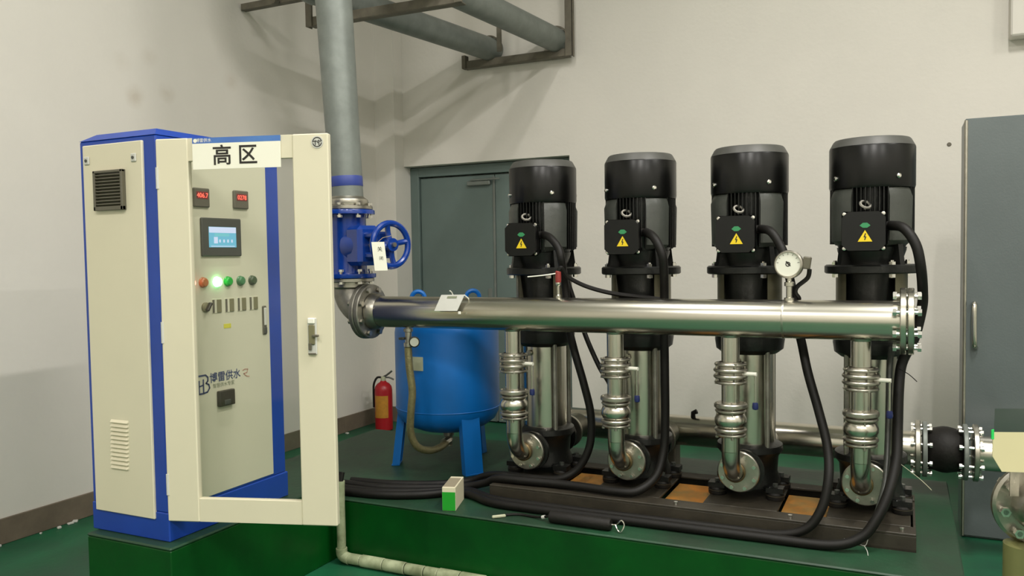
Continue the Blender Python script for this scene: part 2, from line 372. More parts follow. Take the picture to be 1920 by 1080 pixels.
# fan grille
g = B(); gx0, gx1, gz0, gz1 = -2.846, -2.684, 1.648, 1.802; yf = CY0-0.010
g.bx(gx0, gx1, yf-0.004, yf+0.002, gz0, gz1, 0.001)
for a in ((gx0, gx0+0.012, gz0, gz1), (gx1-0.012, gx1, gz0, gz1), (gx0, gx1, gz1-0.01, gz1), (gx0, gx1, gz0, gz0+0.016)): g.bx(a[0], a[1], yf-0.018, yf-0.003, a[2], a[3], 0.002)
gr = g.done('fan_grille', 'device_grey', cab)
sl = None
for i in range(10):
    z = gz0+0.022+i*0.0124
    if sl is None: sl = B().box((0, 0, 0), (gx1-gx0-0.026, 0.012, 0.0035), 0, Matrix.Rotation(math.radians(-28), 3, 'X')).done('slat', 'device_grey', None); sl.parent = gr; sl.location = Vector(((gx0+gx1)/2, yf-0.011, z))-cab.location
    else: share(sl, 'slat', ((gx0+gx1)/2, yf-0.011, z), gr)
# pressed louvres low on the side
lv = None
for i in range(12):
    z = 0.826-i*0.0165; c = (-2.764-0.0006*i, CY0-0.0095, z)
    if lv is None:
        b = B(); hw = 0.049
        P = [(-hw, 0, -0.004), (hw, 0, -0.004), (hw, 0, 0.006), (-hw, 0, 0.006)]; Q = [(-hw*0.95, -0.009, -0.004), (hw*0.95, -0.009, -0.004)]
        A = [b.bm.verts.new(p) for p in P]; C2 = [b.bm.verts.new(p) for p in Q]
        b._f([C2[0], C2[1], A[2], A[3]]); b._f([A[0], A[1], C2[1], C2[0]]); b._f([A[0], C2[0], A[3]]); b._f([A[1], A[2], C2[1]]); b._f(A)
        lv = b.done('louvre', 'cream', None, False); lv.parent = cab; lv.location = Vector(c)-cab.location
    else: share(lv, 'louvre', c, cab)
# inner instrument panel
XP = CX1+0.004
ip = B().bx(CX1-0.002, XP, CY0+0.03, 2.815, 0.497, 1.895, 0.002).done('instrument_panel', 'cream_inner', cab)
U, Vz = Vector((0, 1, 0)), Vector((0, 0, 1))       # +Y runs to the right when looking at the panel from the room
def digits(b, body, size, y, z, lift): b.text(body, size, (XP+lift, y, z), U, Vz)
for (y0, y1, z0, z1, txt) in ((2.397, 2.480, 1.661, 1.737, '406.7'), (2.613, 2.697, 1.664, 1.740, '0278')):
    mtr = B().bx(XP-0.001, XP+0.012, y0, y1, z0, z1, 0.004).done('panel_meter', 'device_grey', cab)
    b = B(); b.use('display_dark'); b.bx(XP+0.0115, XP+0.0135, y0+0.012, y1-0.012, z0+0.033, z1-0.014, 0.001); b.use('display_red'); digits(b, txt, 0.026, (y0+y1)/2, (z0+z1)/2+0.008, 0.0142)
    b.done('display', None, mtr, False, normals=False)
hm = B().bx(XP-0.001, XP+0.012, 2.432, 2.648, 1.466, 1.621, 0.004).done('touch_screen', 'device_dark', cab)
b = B(); y0, y1, z0, z1 = 2.466, 2.615, 1.502, 1.585; xs = XP+0.0122
b.use('screen_cyan'); b.bx(xs-0.001, xs+0.001, y0, y1, z0, z1)
b.use('screen_white'); b.bx(xs, xs+0.0016, y0+0.001, y1-0.001, z1-0.024, z1-0.001)
b.use('screen_aqua'); b.bx(xs, xs+0.0017, y0+0.03, y1-0.04, z1-0.038, z1-0.026)
b.use('screen_white'); b.bx(xs, xs+0.0018, y0+0.026, y0+0.046, z0+0.016, z0+0.042)
for k in range(4): b.bx(xs, xs+0.0018, y0+0.054+0.022*k, y0+0.062+0.022*k, z0+0.020, z0+0.032)
b.bx(xs, xs+0.0017, y0+0.01, y1-0.01, z0+0.003, z0+0.006)
b.done('display', None, hm, False)
for y, mname, lbl in ((2.372, 'lamp_red_lit', 'lit red indicator lamp'), (2.438, 'lamp_orange', 'orange indicator lamp'), (2.512, 'lamp_green_lit', 'brightly lit green indicator lamp'), (2.571, 'lamp_green', 'green indicator lamp'), (2.643, 'lamp_green_dull', 'dull green indicator lamp'), (2.712, 'lamp_dark', 'dark green indicator lamp')):
    L = B().lathe([(0.021, 0), (0.021, 0.004), (0.0185, 0.006), (0.0185, 0.014), (0.014, 0.019), (0, 0.021)], (XP-0.001, y, 1.362), (1, 0, 0), 20).done('indicator_lamp', mname, cab); L['label'] = lbl
kn = B().lathe([(0.02, 0), (0.02, 0.008), (0.014, 0.012), (0, 0.012)], (XP-0.001, 2.447, 1.262), (1, 0, 0), 16).done('selector_switch', 'switch_grey', cab)
B().box((XP+0.018, 2.45, 1.264), (0.018, 0.012, 0.038), 0.003, Matrix.Rotation(math.radians(-35), 3, 'X')).done('knob', 'dark_knob', kn)
for y in (2.508, 2.578, 2.648, 2.718):
    s = B().bx(XP-0.001, XP+0.002, y-0.026, y+0.026, 1.234, 1.293, 0.001).done('rocker_switch', 'cream_inner', cab)
    B().bx(XP+0.0015, XP+0.005, y-0.024, y-0.014, 1.237, 1.290, 0.001).done('side_bar', 'device_grey', s)
    B().bx(XP+0.0015, XP+0.006, y-0.001, y+0.023, 1.237, 1.290, 0.0015).done('rocker', 'switch_grey', s)
B().bx(XP-0.001, XP+0.0012, 2.543, 2.583, 1.169, 1.187).done('yellow_sticker', 'sticker_yellow', cab)
lt = B().bx(XP-0.001, XP+0.006, 2.768, 2.793, 1.122, 1.248, 0.003).done('panel_latch', 'device_grey', cab)
B().bx(XP+0.005, XP+0.011, 2.773, 2.788, 1.162, 1.24, 0.003).done('latch_lever', 'card_grey', lt); B().bx(XP+0.005, XP+0.010, 2.771, 2.79, 1.126, 1.156, 0.003).done('latch_button', 'device_dark', lt)
b = B(); z = 0.953; lf2 = 0.0012
b.use('ink_blue')
def stroke(b, pts, wd, o, u, v, lift):
    o, u, v = Vector(o), Vector(u), Vector(v); nn = u.cross(v)
    for (a0, b0), (a1, b1) in zip(pts, pts[1:]):
        dx, dy = a1-a0, b1-b0; L = math.hypot(dx, dy) or 1; px, py = -dy/L*wd/2, dx/L*wd/2; ex, ey = dx/L*wd*0.3, dy/L*wd*0.3
        q = [(a0-ex+px, b0-ey+py), (a0-ex-px, b0-ey-py), (a1+ex-px, b1+ey-py), (a1+ex+px, b1+ey+py)]
        b._f([b.bm.verts.new(o+u*x+v*y+nn*lift) for x, y in q])
# monogram of an H joined to a B
LO = (XP, 2.394, 0.918)
stroke(b, [(0.0, 0.072), (0.042, 0.072), (0.054, 0.062), (0.054, 0.048), (0.044, 0.039)], 0.007, LO, U, Vz, lf2)
stroke(b, [(0.044, 0.039), (0.058, 0.032), (0.062, 0.018), (0.05, 0.003), (0.03, 0.0), (0.006, 0.0)], 0.007, LO, U, Vz, lf2)
stroke(b, [(0.008, 0.0), (0.008, 0.052)], 0.007, LO, U, Vz, lf2); stroke(b, [(0.03, 0.0), (0.03, 0.055)], 0.007, LO, U, Vz, lf2); stroke(b, [(0.008, 0.03), (0.03, 0.034)], 0.006, LO, U, Vz, lf2)
b.text('博雷供水', 0.043, (XP, 2.543, 0.971), U, Vz, 'CENTER', lf2, 0.0006)
b.use('ink_grey'); b.text('智慧供水专家', 0.02, (XP, 2.533, 0.939), U, Vz, 'CENTER', lf2)
b.use('ink_red'); stroke(b, [(0, 0.03), (0.012, 0.034), (0.03, 0.032), (0.024, 0.018), (0.006, 0.016), (0.02, 0.004), (0.038, 0.0)], 0.004, (XP, 2.642, 0.952), U, Vz, lf2)
b.done('maker_lettering', None, cab, False, normals=False)
bx_ = B().bx(XP-0.001, XP+0.02, 2.493, 2.577, 0.852, 0.916, 0.003).done('socket_box', 'dark_knob', cab)
B().bx(XP+0.019, XP+0.023, 2.515, 2.55, 0.858, 0.878, 0.002).done('socket_flap', 'device_dark', bx_)
# open door (hinged on the near front edge)
dv = Vector((0.953, 0.303, 0)).normalized(); dn = Vector((dv.y, -dv.x, 0)); DW = 0.672; DZ0, DZ1 = 0.458, 1.905
H0 = Vector((CX1+0.002, CY0-0.004, 0))
RD = Matrix(((dv.x, -dn.x, 0), (dv.y, -dn.y, 0), (0, 0, 1)))       # local x along the door, -y to the viewer
def dp(u, n, z): return H0+dv*u+dn*n+Vector((0, 0, z))
def dbox(b, u0, u1, n0, n1, z0, z1, bev=0.0): return b.box(dp((u0+u1)/2, (n0+n1)/2, (z0+z1)/2), (u1-u0, n1-n0, z1-z0), bev, RD)
SW0, SW1, RT, RB = 0.128, 0.137, 0.085, 0.09
dr = dbox(B(), 0, SW0, -0.03, 0.0, DZ0, DZ1, 0.004).done('door', 'cream', cab)
dr['label'] = 'open cream cabinet door with a tall window'
dbox(B(), DW-SW1, DW, -0.03, 0.0, DZ0, DZ1, 0.004).done('door_stile', 'cream', dr)
dbox(B(), SW0, DW-SW1, -0.03, -0.003, DZ1-RT, DZ1-0.001, 0.001).done('door_rail', 'cream', dr)
dbox(B(), SW0, DW-SW1, -0.03, -0.003, DZ0+0.001, DZ0+RB, 0.001).done('door_rail', 'cream', dr)
dbox(B(), SW0, DW-SW1, -0.02, -0.016, DZ0+RB, DZ1-RT).done('window_pane', 'glass', dr, False)
for z in (0.6, 1.18, 1.76): B().cyl((CX1+0.006, CY0-0.002, z-0.04), (CX1+0.006, CY0-0.002, z+0.04), 0.006, n=10).done('hinge', 'card_grey', dr)
b = B(); b.use('card_grey'); dbox(b, 0.578, 0.613, 0.0, 0.007, 1.098, 1.234, 0.003); b.use('white_plastic'); dbox(b, 0.581, 0.608, 0.006, 0.014, 1.212, 1.233, 0.003)
b.use('switch_grey'); dbox(b, 0.583, 0.607, 0.006, 0.013, 1.135, 1.208, 0.003); b.use('device_grey'); dbox(b, 0.584, 0.596, 0.012, 0.018, 1.115, 1.142, 0.002); dbox(b, 0.581, 0.61, 0.006, 0.011, 1.098, 1.104, 0.001); dbox(b, 0.60, 0.625, 0.012, 0.024, 1.164, 1.173, 0.002)
b.done('door_handle', None, dr)
# sign board on the top rail
b = B(); su0, su1, sz0, sz1 = 0.150, 0.492, 1.787, 1.903; sn = 0.004
tilt = 0.0
b.use('sign_white'); dbox(b, su0, su1, 0.0, sn, sz0, sz1-0.021)
b.use('sign_blue'); dbox(b, su0, su1, 0.0, sn, sz1-0.021, sz1)
b.use('ink'); b.text('高 区', 0.078, dp((su0+su1)/2-0.005, sn, (sz0+sz1)/2-0.013), dv, Vz, 'CENTER', 0.0008, 0.0012)
b.use('sign_white'); b.text('博雷供水', 0.0155, dp(su0+0.045, sn, sz1-0.0105), dv, Vz, 'CENTER', 0.0008)
b.prism([(0.0075*math.cos(i*PI/6), 0.0075*math.sin(i*PI/6)) for i in range(12)], dp(su0+0.012, sn, sz1-0.0105), dv, Vz, 0.0006)
sgn = b.done('zone_sign', None, dr, False, normals=False); sgn['label'] = 'white sign with two large black characters under a blue strip'
b = B(); b.use('card_grey'); b.prism([(0.0225*math.cos(i*PI/12), 0.0225*math.sin(i*PI/12)) for i in range(24)], dp(0.632, 0.0, 1.873), dv, Vz, 0.002)
b.use('ink'); eo = dp(0.632, 0.0, 1.873)
def arc(a0, a1, r, k=10): return [(r*math.cos(math.radians(a0+(a1-a0)*i/k)), r*math.sin(math.radians(a0+(a1-a0)*i/k))) for i in range(k+1)]
stroke(b, arc(10, 180, 0.0165, 14), 0.0032, eo, dv, Vz, 0.0026); stroke(b, arc(195, 350, 0.0165, 14), 0.0032, eo, dv, Vz, 0.0026)
stroke(b, [(-0.0165, 0.003), (0.0165, 0.003)], 0.003, eo, dv, Vz, 0.0027); stroke(b, [(-0.007, -0.011), (-0.007, 0.006)], 0.003, eo, dv, Vz, 0.0028); stroke(b, [(0.007, -0.011), (0.007, -0.002), (0.001, -0.002)], 0.003, eo, dv, Vz, 0.0028); stroke(b, [(0.006, 0.003), (0.006, 0.007)], 0.003, eo, dv, Vz, 0.0028)
b.done('round_emblem', None, dr, False, normals=False)

# ================================================================== PUMP BASE FRAME
BX0, BX1, BY0, BY1, BZ0, BZ1 = -1.765, 0.05, 3.43, 3.995, 0.30, 0.37
bf = thing('pump_base_frame', 'dark steel channel frame lying under the four pumps', 'base frame', ((BX0+BX1)/2, (BY0+BY1)/2, BZ0))
b = B(); b.bx(BX0, BX1, BY0, BY0+0.095, BZ1-0.01, BZ1, 0.002); b.bx(BX0, BX1, BY0, BY0+0.01, BZ0+0.0, BZ1-0.01, 0.001); b.bx(BX0, BX1, BY0, BY0+0.06, BZ0, BZ0+0.008)
b.done('front_channel', 'base_steel', bf)
b = B(); b.bx(BX0, BX1, BY1-0.08, BY1, BZ1-0.01, BZ1, 0.002); b.bx(BX0, BX1, BY1-0.01, BY1, BZ0, BZ1-0.01, 0.001)
b.done('back_channel', 'base_steel', bf)
PX = [-1.629+0.502*i for i in range(4)]; PY = 3.80
for x in PX:
    B().bx(x-0.155, x+0.155, BY0+0.1, BY1-0.085, BZ1-0.012, BZ1-0.001, 0.002).done('mounting_plate', 'base_steel', bf)
for i in range(3):
    xa, xb = PX[i]+0.16, PX[i+1]-0.16
    B().bx(xa, xb, BY0+0.12, BY1-0.12, BZ0+0.001, BZ0+0.045, 0.002).done('rusty_plate', 'rust_orange', bf)
for x in (BX0+0.005, BX1-0.005):
    B().bx(x-0.005, x+0.005, BY0+0.01, BY1-0.01, BZ0, BZ1-0.01, 0.001).done('end_plate', 'base_steel', bf)
for x in (-0.88, -0.41, 0.0): B().lathe([(0.009, 0), (0.009, 0.012), (0, 0.012)], (x, BY0+0.03, BZ1), (0, 0, 1), 8).done('anchor_bolt', 'bright_bolt', bf)

# ================================================================== PUMPS
PLAB = ['leftmost of the four black vertical pumps, in front of the grey door', 'second black vertical pump from the left', 'third black vertical pump from the left, behind the white dial gauge', 'rightmost of the four black vertical pumps']
Z0 = BZ1
def make_pump(label):
    t = thing('vertical_pump', label, 'pump', (0, 0, 0), 'vertical pumps in a row')
    zt, zcb, zf = 1.912-Z0, 1.736-Z0, 1.373-Z0
    # fan cover
    fc = B().lathe([(0.150, zcb-0.03), (0.165, zcb-0.03), (0.168, zcb-0.02), (0.168, zt-0.038), (0.166, zt-0.034)], (0, 0, 0), n=48).done('fan_cover', 'motor_black', t)
    B().lathe([(0.167, zt-0.034), (0.152, zt-0.006), (0.146, zt), (0, zt)], (0, 0, 0), n=48).done('cover_top', 'motor_cap', fc)
    sb = None
    for k in range(4):
        a = -PI/2+math.radians(38)+k*PI/2
        p = Vector((0.169*math.cos(a), 0.169*math.sin(a), zcb+0.012))
        B().lathe([(0.0105, -0.002), (0.0105, 0.004), (0.006, 0.008), (0, 0.008)], p, (math.cos(a), math.sin(a), 0), 10).done('cover_screw', 'bright_bolt', fc)
    # motor housing
    zb = 1.478-Z0
    mh = B().lathe([(0.128, zb-0.02), (0.138, zb), (0.138, zcb-0.025), (0.128, zcb-0.02)], (0, 0, 0), n=48).done('motor_housing', 'cast_black', t)
    b = B()
    for k in range(60):
        a = 2*PI*k/60
        rel = (math.degrees(a)-45) % 90
        if min(rel, 90-rel) < 19: continue
        b.box(((0.15)*math.cos(a), 0.15*math.sin(a), (zb+zcb-0.028)/2), (0.028, 0.0034, zcb-0.028-zb), 0, Matrix.Rotation(a, 3, 'Z'))
    b.done('cooling_fins', 'cast_black', mh, False)
    for k in range(4):
        ac = PI/4+k*PI/2; hw = math.radians(20); b = B()
        n = 8; zs = [(zb-0.006, 0.150), (zb+0.012, 0.168), (zcb-0.07, 0.172), (zcb-0.032, 0.158)]
        prev = None
        for zz, rr in zs:
            ring = [b.bm.verts.new((rr*math.cos(ac-hw+2*hw*i/n), rr*math.sin(ac-hw+2*hw*i/n), zz)) for i in range(n+1)]
            inn = [b.bm.verts.new((0.136*math.cos(ac-hw+2*hw*i/n), 0.136*math.sin(ac-hw+2*hw*i/n), zz)) for i in range(n+1)]
            cur = ring+list(reversed(inn))
            if prev:
                for i in range(len(cur)): b._f([prev[i], prev[(i+1) % len(cur)], cur[(i+1) % len(cur)], cur[i]])
            else: b._f(list(reversed(cur)))
            prev = cur
        b._f(prev); b.done('housing_pad', 'cast_grey', t)
    # lower bell and flange
    mf = B().lathe([(0.0, zb-0.015), (0.136, zb-0.015), (0.134, zb-0.03), (0.118, zf+0.03), (0.118, zf+0.018), (0.179, zf+0.018), (0.186, zf+0.012), (0.186, zf-0.014), (0.18, zf-0.019), (0.0, zf-0.019)], (0, 0, 0), n=48).done('motor_flange', 'cast_black', t)
    for k in range(4):
        a = PI/4+k*PI/2
        u = Vector((math.cos(a), math.sin(a), 0)); sd = Vector((-u.y, u.x, 0))
        b = B(); P = [(0.11, zf+0.016), (0.17, zf+0.016), (0.158, zb-0.004), (0.11, zb-0.004)]
        b.prism([(p, q) for p, q in P], -sd*0.012, u, Vector((0, 0, 1)), -0.024)
        b.done('gusset', 'cast_black', mf, False)
    for k in range(4):
        a = PI/4+math.radians(-14)+k*PI/2; p = Vector((0.160*math.cos(a), 0.160*math.sin(a), 0))
        bb = B().cyl(p+Vector((0, 0, zf-0.035)), p+Vector((0, 0, zf+0.036)), 0.0075, n=8)
        bb.cyl(p+Vector((0, 0, zf+0.018)), p+Vector((0, 0, zf+0.030)), 0.0135, n=6).cyl(p+Vector((0, 0, zf-0.034)), p+Vector((0, 0, zf-0.02)), 0.0135, n=6).done('flange_bolt', 'bright_bolt', mf)
    # terminal box
    tx, ty, tz = -0.022, -0.212, 1.527-Z0; hw, hh = 0.083, 0.080
    tb = B().bx(tx-0.068, tx+0.068, -0.205, -0.125, tz-0.068, tz+0.068, 0.008).done('terminal_box', 'box_black', t)
    c = 0.024
    octg = [(-hw+c, -hh), (hw-c, -hh), (hw, -hh+c), (hw, hh-c), (hw-c, hh), (-hw+c, hh), (-hw, hh-c), (-hw, -hh+c)]
    B().prism([(a*0.97, b_*0.97) for a, b_ in octg], (tx, -0.204, tz), (1, 0, 0), (0, 0, 1), 0.026).done('box_lid', 'box_black', tb, ang=20)
    b = B().bx(tx-hw, tx+hw, -0.208, -0.196, tz-hh, tz+hh, 0.010); b.done('lid_rim', 'box_black', tb)
    for sx in (-1, 1):
        for sz in (-1, 1): B().lathe([(0.0078, 0), (0.0078, 0.005), (0, 0.007)], (tx+sx*(hw-0.011), -0.208, tz+sz*(hh-0.011)), (0, -1, 0), 10).done('lid_screw', 'bright_bolt', tb)
    yy = -0.2305
    b = B(); b.use('warn_yellow'); b.prism([(-0.027, 0), (0.027, 0), (0.0, 0.046)], (tx+0.006, yy, tz-0.042), (1, 0, 0), (0, 0, 1), 0.0012)
    b.use('ink'); stroke(b, [(0.002, 0.032), (-0.003, 0.019), (0.003, 0.019), (-0.001, 0.008)], 0.004, (tx+0.006, yy-0.0012, tz-0.042), (1, 0, 0), (0, 0, 1), 0.0006)
    b.done('warning_triangle', None, tb, False, normals=False)
    B().prism([(-0.020, 0), (-0.008, 0.011), (0.008, 0.011), (0.020, 0), (0.008, -0.009), (-0.008, -0.009)], (tx+0.006, yy, tz+0.022), (1, 0, 0), (0, 0, 1), 0.0012).done('maker_badge', 'maker_green', tb, False)
    # plastic wrapped lifting eye above the box
    b = B(); b.torus((tx+0.004, -0.165, tz+0.108), (0.4, -0.6, 0.7), 0.02, 0.0055, 18, 6); b.cyl((tx+0.004, -0.14, tz+0.09), (tx+0.004, -0.165, tz+0.095), 0.007, n=8); b.done('lifting_eye', 'stainless_dark', t)
    # cable gland at the side of the box
    b = B(); b.cyl((tx+0.066, -0.165, tz+0.02), (tx+0.10, -0.17, tz+0.02), 0.018, n=12); b.cyl((tx+0.10, -0.17, tz+0.02), (tx+0.115, -0.172, tz+0.015), 0.014, n=12); b.done('cable_gland', 'rubber', tb)
    # motor stool
    st = B().lathe([(0.0, zf-0.018), (0.118, zf-0.018), (0.102, 1.22-Z0), (0.102, 1.14-Z0), (0.14, 1.12-Z0), (0.145, 1.07-Z0), (0.0, 1.07-Z0)], (0, 0, 0), n=40).done('motor_stool', 'cast_black', t)
    for s in (0, 1):
        a = 0 if s == 0 else PI
        B().lathe([(0.140, 1.12-Z0), (0.140, zf-0.02), (0.1375, zf-0.02), (0.1375, 1.12-Z0), (0.140, 1.12-Z0)], (0, 0, 0), (0, 0, 1), 16, a+PI/2-math.radians(48), a+PI/2+math.radians(48)).done('coupling_guard', 'guard_metal', t)
    # head
    hd = B().lathe([(0.0, 1.075-Z0), (0.15, 1.075-Z0), (0.152, 1.06-Z0), (0.146, 1.02-Z0), (0.12, 1.0-Z0), (0.0, 1.0-Z0)], (0, 0, 0), n=40).done('pump_head', 'cast_black', t)
    # sleeve
    B().lathe([(0.0, 1.015-Z0), (0.108, 1.015-Z0), (0.108, 0.585-Z0), (0.0, 0.585-Z0)], (0, 0, 0), n=48).done('steel_sleeve', 'stainless', t)
    for k in range(4):
        a = PI/4+k*PI/2; p = (0.128*math.cos(a), 0.128*math.sin(a))
        q = B().cyl((p[0], p[1], 0.56-Z0), (p[0], p[1], 1.06-Z0), 0.0105, n=10).done('tie_rod', 'stainless_dark', t)
        B().cyl((p[0], p[1], 1.055-Z0), (p[0], p[1], 1.085-Z0), 0.019, n=6).done('tie_nut', 'cast_grey', q)
    B().lathe([(0.014, 0), (0.014, 0.012), (0, 0.014)], (-0.035, -0.104, 0.97-Z0), (-0.3, -1, 0), 14).done('vent_plug', 'stainless_rough', t)
    # base casting
    pb = B().lathe([(0.0, 0.60-Z0), (0.122, 0.60-Z0), (0.142, 0.59-Z0), (0.145, 0.565-Z0), (0.125, 0.54-Z0), (0.12, 0.47-Z0), (0.135, 0.425-Z0), (0.135, 0.41-Z0), (0.0, 0.41-Z0)], (0, 0, 0), n=40)
    pb.cyl((0, -0.19, 0.505-Z0), (0, 0.19, 0.505-Z0), 0.062, n=24)
    pb.disc((0, -0.185, 0.505-Z0), (0, 1, 0), 0.092, 0.02, 32); pb.disc((0, 0.185, 0.505-Z0), (0, 1, 0), 0.092, 0.02, 32)
    pb.done('pump_foot_casting', 'cast_black', t)
    for sx in (-1, 1):
        for sy in (-1, 1):
            x, y = sx*0.125, sy*0.10
            f = B(); f.prism([(-0.036, -0.03), (0.036, -0.03), (0.036, 0.03), (-0.036, 0.03)], (x, y, 0.032), (1, 0, 0), (0, 1, 0), 0.022)
            f.box((x*0.62, y*0.8, 0.045), (0.11, 0.05, 0.026), 0.006, Matrix.Rotation(math.atan2(y, x), 3, 'Z'))
            fo = f.done('foot', 'cast_black', t)
            B().lathe([(0, 0), (0.038, 0), (0.04, 0.006), (0.04, 0.014), (0.034, 0.018), (0.038, 0.024), (0.034, 0.032), (0, 0.032)], (x, y, 0), n=20).done('rubber_mount', 'rubber', fo)
            B().lathe([(0.0405, 0.017), (0.0405, 0.022), (0.036, 0.022)], (x, y, 0), n=20).done('mount_ring', 'base_steel', fo)
            B().cyl((x, y, 0.052), (x, y, 0.068), 0.012, n=6).done('foot_nut', 'cast_grey', fo)
    return t
pumps = [make_pump(PLAB[0])]
for i in range(1, 4):
    c = copy_tree(pumps[0]); c['label'] = PLAB[i]; pumps.append(c)
for p, x in zip(pumps, PX): p.location = (x, PY, Z0)

# ================================================================== DISCHARGE MANIFOLD
MY, MZ, MR = 3.48, 1.1774, 0.078
mn = thing('discharge_manifold', 'long horizontal stainless pipe running in front of the pumps', 'pipe', (-1.2, MY, MZ))
B().lathe([(0, 0), (MR, 0), (MR, 2.42), (0, 2.42)], (-2.43, MY, MZ), (1, 0, 0), 48).done('pipe', 'stainless', mn)
fl = B().disc((-2.455, MY, MZ), (1, 0, 0), 0.138, 0.026, 40, 0, 0.004).done('end_flange', 'stainless_dark', mn)
b = B().lathe([(0.092, -0.018), (0.092, 0.0), (MR+0.001, 0.03)], (-2.42, MY, MZ), (1, 0, 0), 32); b.done('weld_neck', 'stainless_rough', mn)
b = B().lathe([(0.0785, 0), (0.0795, 0.004), (0.0785, 0.008)], (-0.44, MY, MZ), (1, 0, 0), 40); b.done('weld_seam', 'stainless_rough', mn)
f1 = B().disc((0.0, MY, MZ), (1, 0, 0), 0.128, 0.022, 40, 0, 0.003).done('end_flange', 'stainless', mn)
f2 = B().disc((0.027, MY, MZ), (1, 0, 0), 0.128, 0.022, 40, 0, 0.003).done('blind_flange', 'stainless', mn)
bolt_ring(mn, (0.0135, MY, MZ), (1, 0, 0), 0.106, 8, 0.0145, 0.098, a0=PI/8)
# elbow up to the gate valve
el = thing('pipe_elbow', 'grey cast pipe elbow joining the manifold to the blue gate valve', 'pipe', (-2.585, MY, MZ))
ER, er = 0.125, 0.083
B().elbow((-2.585+ER, MY, MZ+ER), (0, 0, -1), (-1, 0, 0), ER, er, 28, 14).done('bend', 'stainless_dark', el)
B().disc((-2.482, MY, MZ), (1, 0, 0), 0.140, 0.026, 40, 0, 0.004).done('side_flange', 'stainless_dark', el)
B().lathe([(er, -0.02), (er+0.012, -0.01), (er+0.012, 0.02), (er, 0.03)], (-2.585, MY, MZ+ER+0.01), (0, 0, 1), 32).done('collar', 'stainless_rough', el)
B().disc((-2.585, MY, 1.338), (0, 0, 1), 0.128, 0.020, 40, 0, 0.003).done('top_flange', 'stainless_rough', el)
bolt_ring(el, (-2.4685, MY, MZ), (1, 0, 0), 0.116, 8, 0.014, 0.085, 'stainless_rough', a0=PI/8)

# gate valve
VX = -2.585
gv = thing('gate_valve', 'blue gate valve with a handwheel on the riser pipe', 'valve', (VX, MY, 1.348))
B().lathe([(0.0, 1.349), (0.136, 1.349), (0.138, 1.354), (0.138, 1.37), (0.095, 1.374), (0.092, 1.39), (0.092, 1.655), (0.095, 1.67), (0.138, 1.674), (0.138, 1.69), (0.136, 1.695), (0.0, 1.695)], (VX, MY, 0), (0, 0, 1), 40).done('body', 'valve_blue', gv)
sv = Vector((math.cos(math.radians(-20)), math.sin(math.radians(-20)), 0)); VC = Vector((VX, MY, 1.512)); sp = Vector((-sv.y, sv.x, 0))
b = B(); b.lathe([(0.085, 0.05), (0.075, 0.12), (0.062, 0.15), (0.062, 0.17), (0.04, 0.18)], VC, sv, 24)
b.box(VC+sv*0.13, (0.13, 0.13, 0.20), 0.02, Matrix.Rotation(math.radians(-20), 3, 'Z')); b.done('bonnet', 'valve_blue', gv)
b = B()
for s in (-1, 1): b.box(VC+sv*0.245+Vector((0, 0, 0.05*s)), (0.14, 0.07, 0.03), 0.008, Matrix.Rotation(math.radians(-20), 3, 'Z'))
b.box(VC+sv*0.305, (0.035, 0.08, 0.13), 0.01, Matrix.Rotation(math.radians(-20), 3, 'Z')); b.done('yoke', 'valve_blue', gv)
b = B().cyl(VC+sv*0.15, VC+sv*0.40, 0.011, n=12); b.done('stem', 'stainless_rough', gv)
WC = VC+sv*0.365
hwl = B().torus(WC, sv, 0.104, 0.0155, 40, 10).done('handwheel', 'valve_blue', gv)
b = B(); b.cyl(WC-sv*0.02, WC+sv*0.02, 0.032, n=18)
b.done('hub', 'valve_blue', hwl)
for k in range(4):
    a = math.radians(100+90*k); d = sp*math.cos(a)+Vector((0, 0, 1))*math.sin(a)
    B().tube([WC+d*0.02, WC+d*0.06-sv*0.006, WC+d*0.1], 0.0135, 8, 3).done('spoke', 'valve_blue', hwl)
bolt_ring(gv, (VX, MY, 1.356), (0, 0, 1), 0.118, 8, 0.013, 0.075, a0=0.3)
bolt_ring(gv, (VX, MY, 1.692), (0, 0, 1), 0.118, 8, 0.013, 0.075, a0=0.3)
# paper tag on the valve
b = B(); o = Vector((-2.222, 3.22, 1.524)); uu = Vector((0.87, 0.49, 0)); v2 = (Vector((0, 0, 1))+uu*-0.10).normalized()
b.use('sign_white'); b.prism([(-0.031, -0.135), (0.029, -0.135), (0.029, 0.0), (-0.031, 0.0)], o, uu, v2, 0.0012)
b.use('ink'); b.text('关', 0.024, o+uu*0.004-v2*0.035, uu, v2, 'CENTER', 0.0022); b.text('闭', 0.02, o+uu*0.006-v2*0.078, uu, v2, 'CENTER', 0.0022)
b.use('carton_top'); b.tube([o, o+v2*0.02+sp*0.03, o+v2*0.03+sp*0.08], 0.0015, 5, 1)
tag(b.done('paper_tag', None, None, False, normals=False), 'white paper tag hanging from the blue gate valve', 'tag')

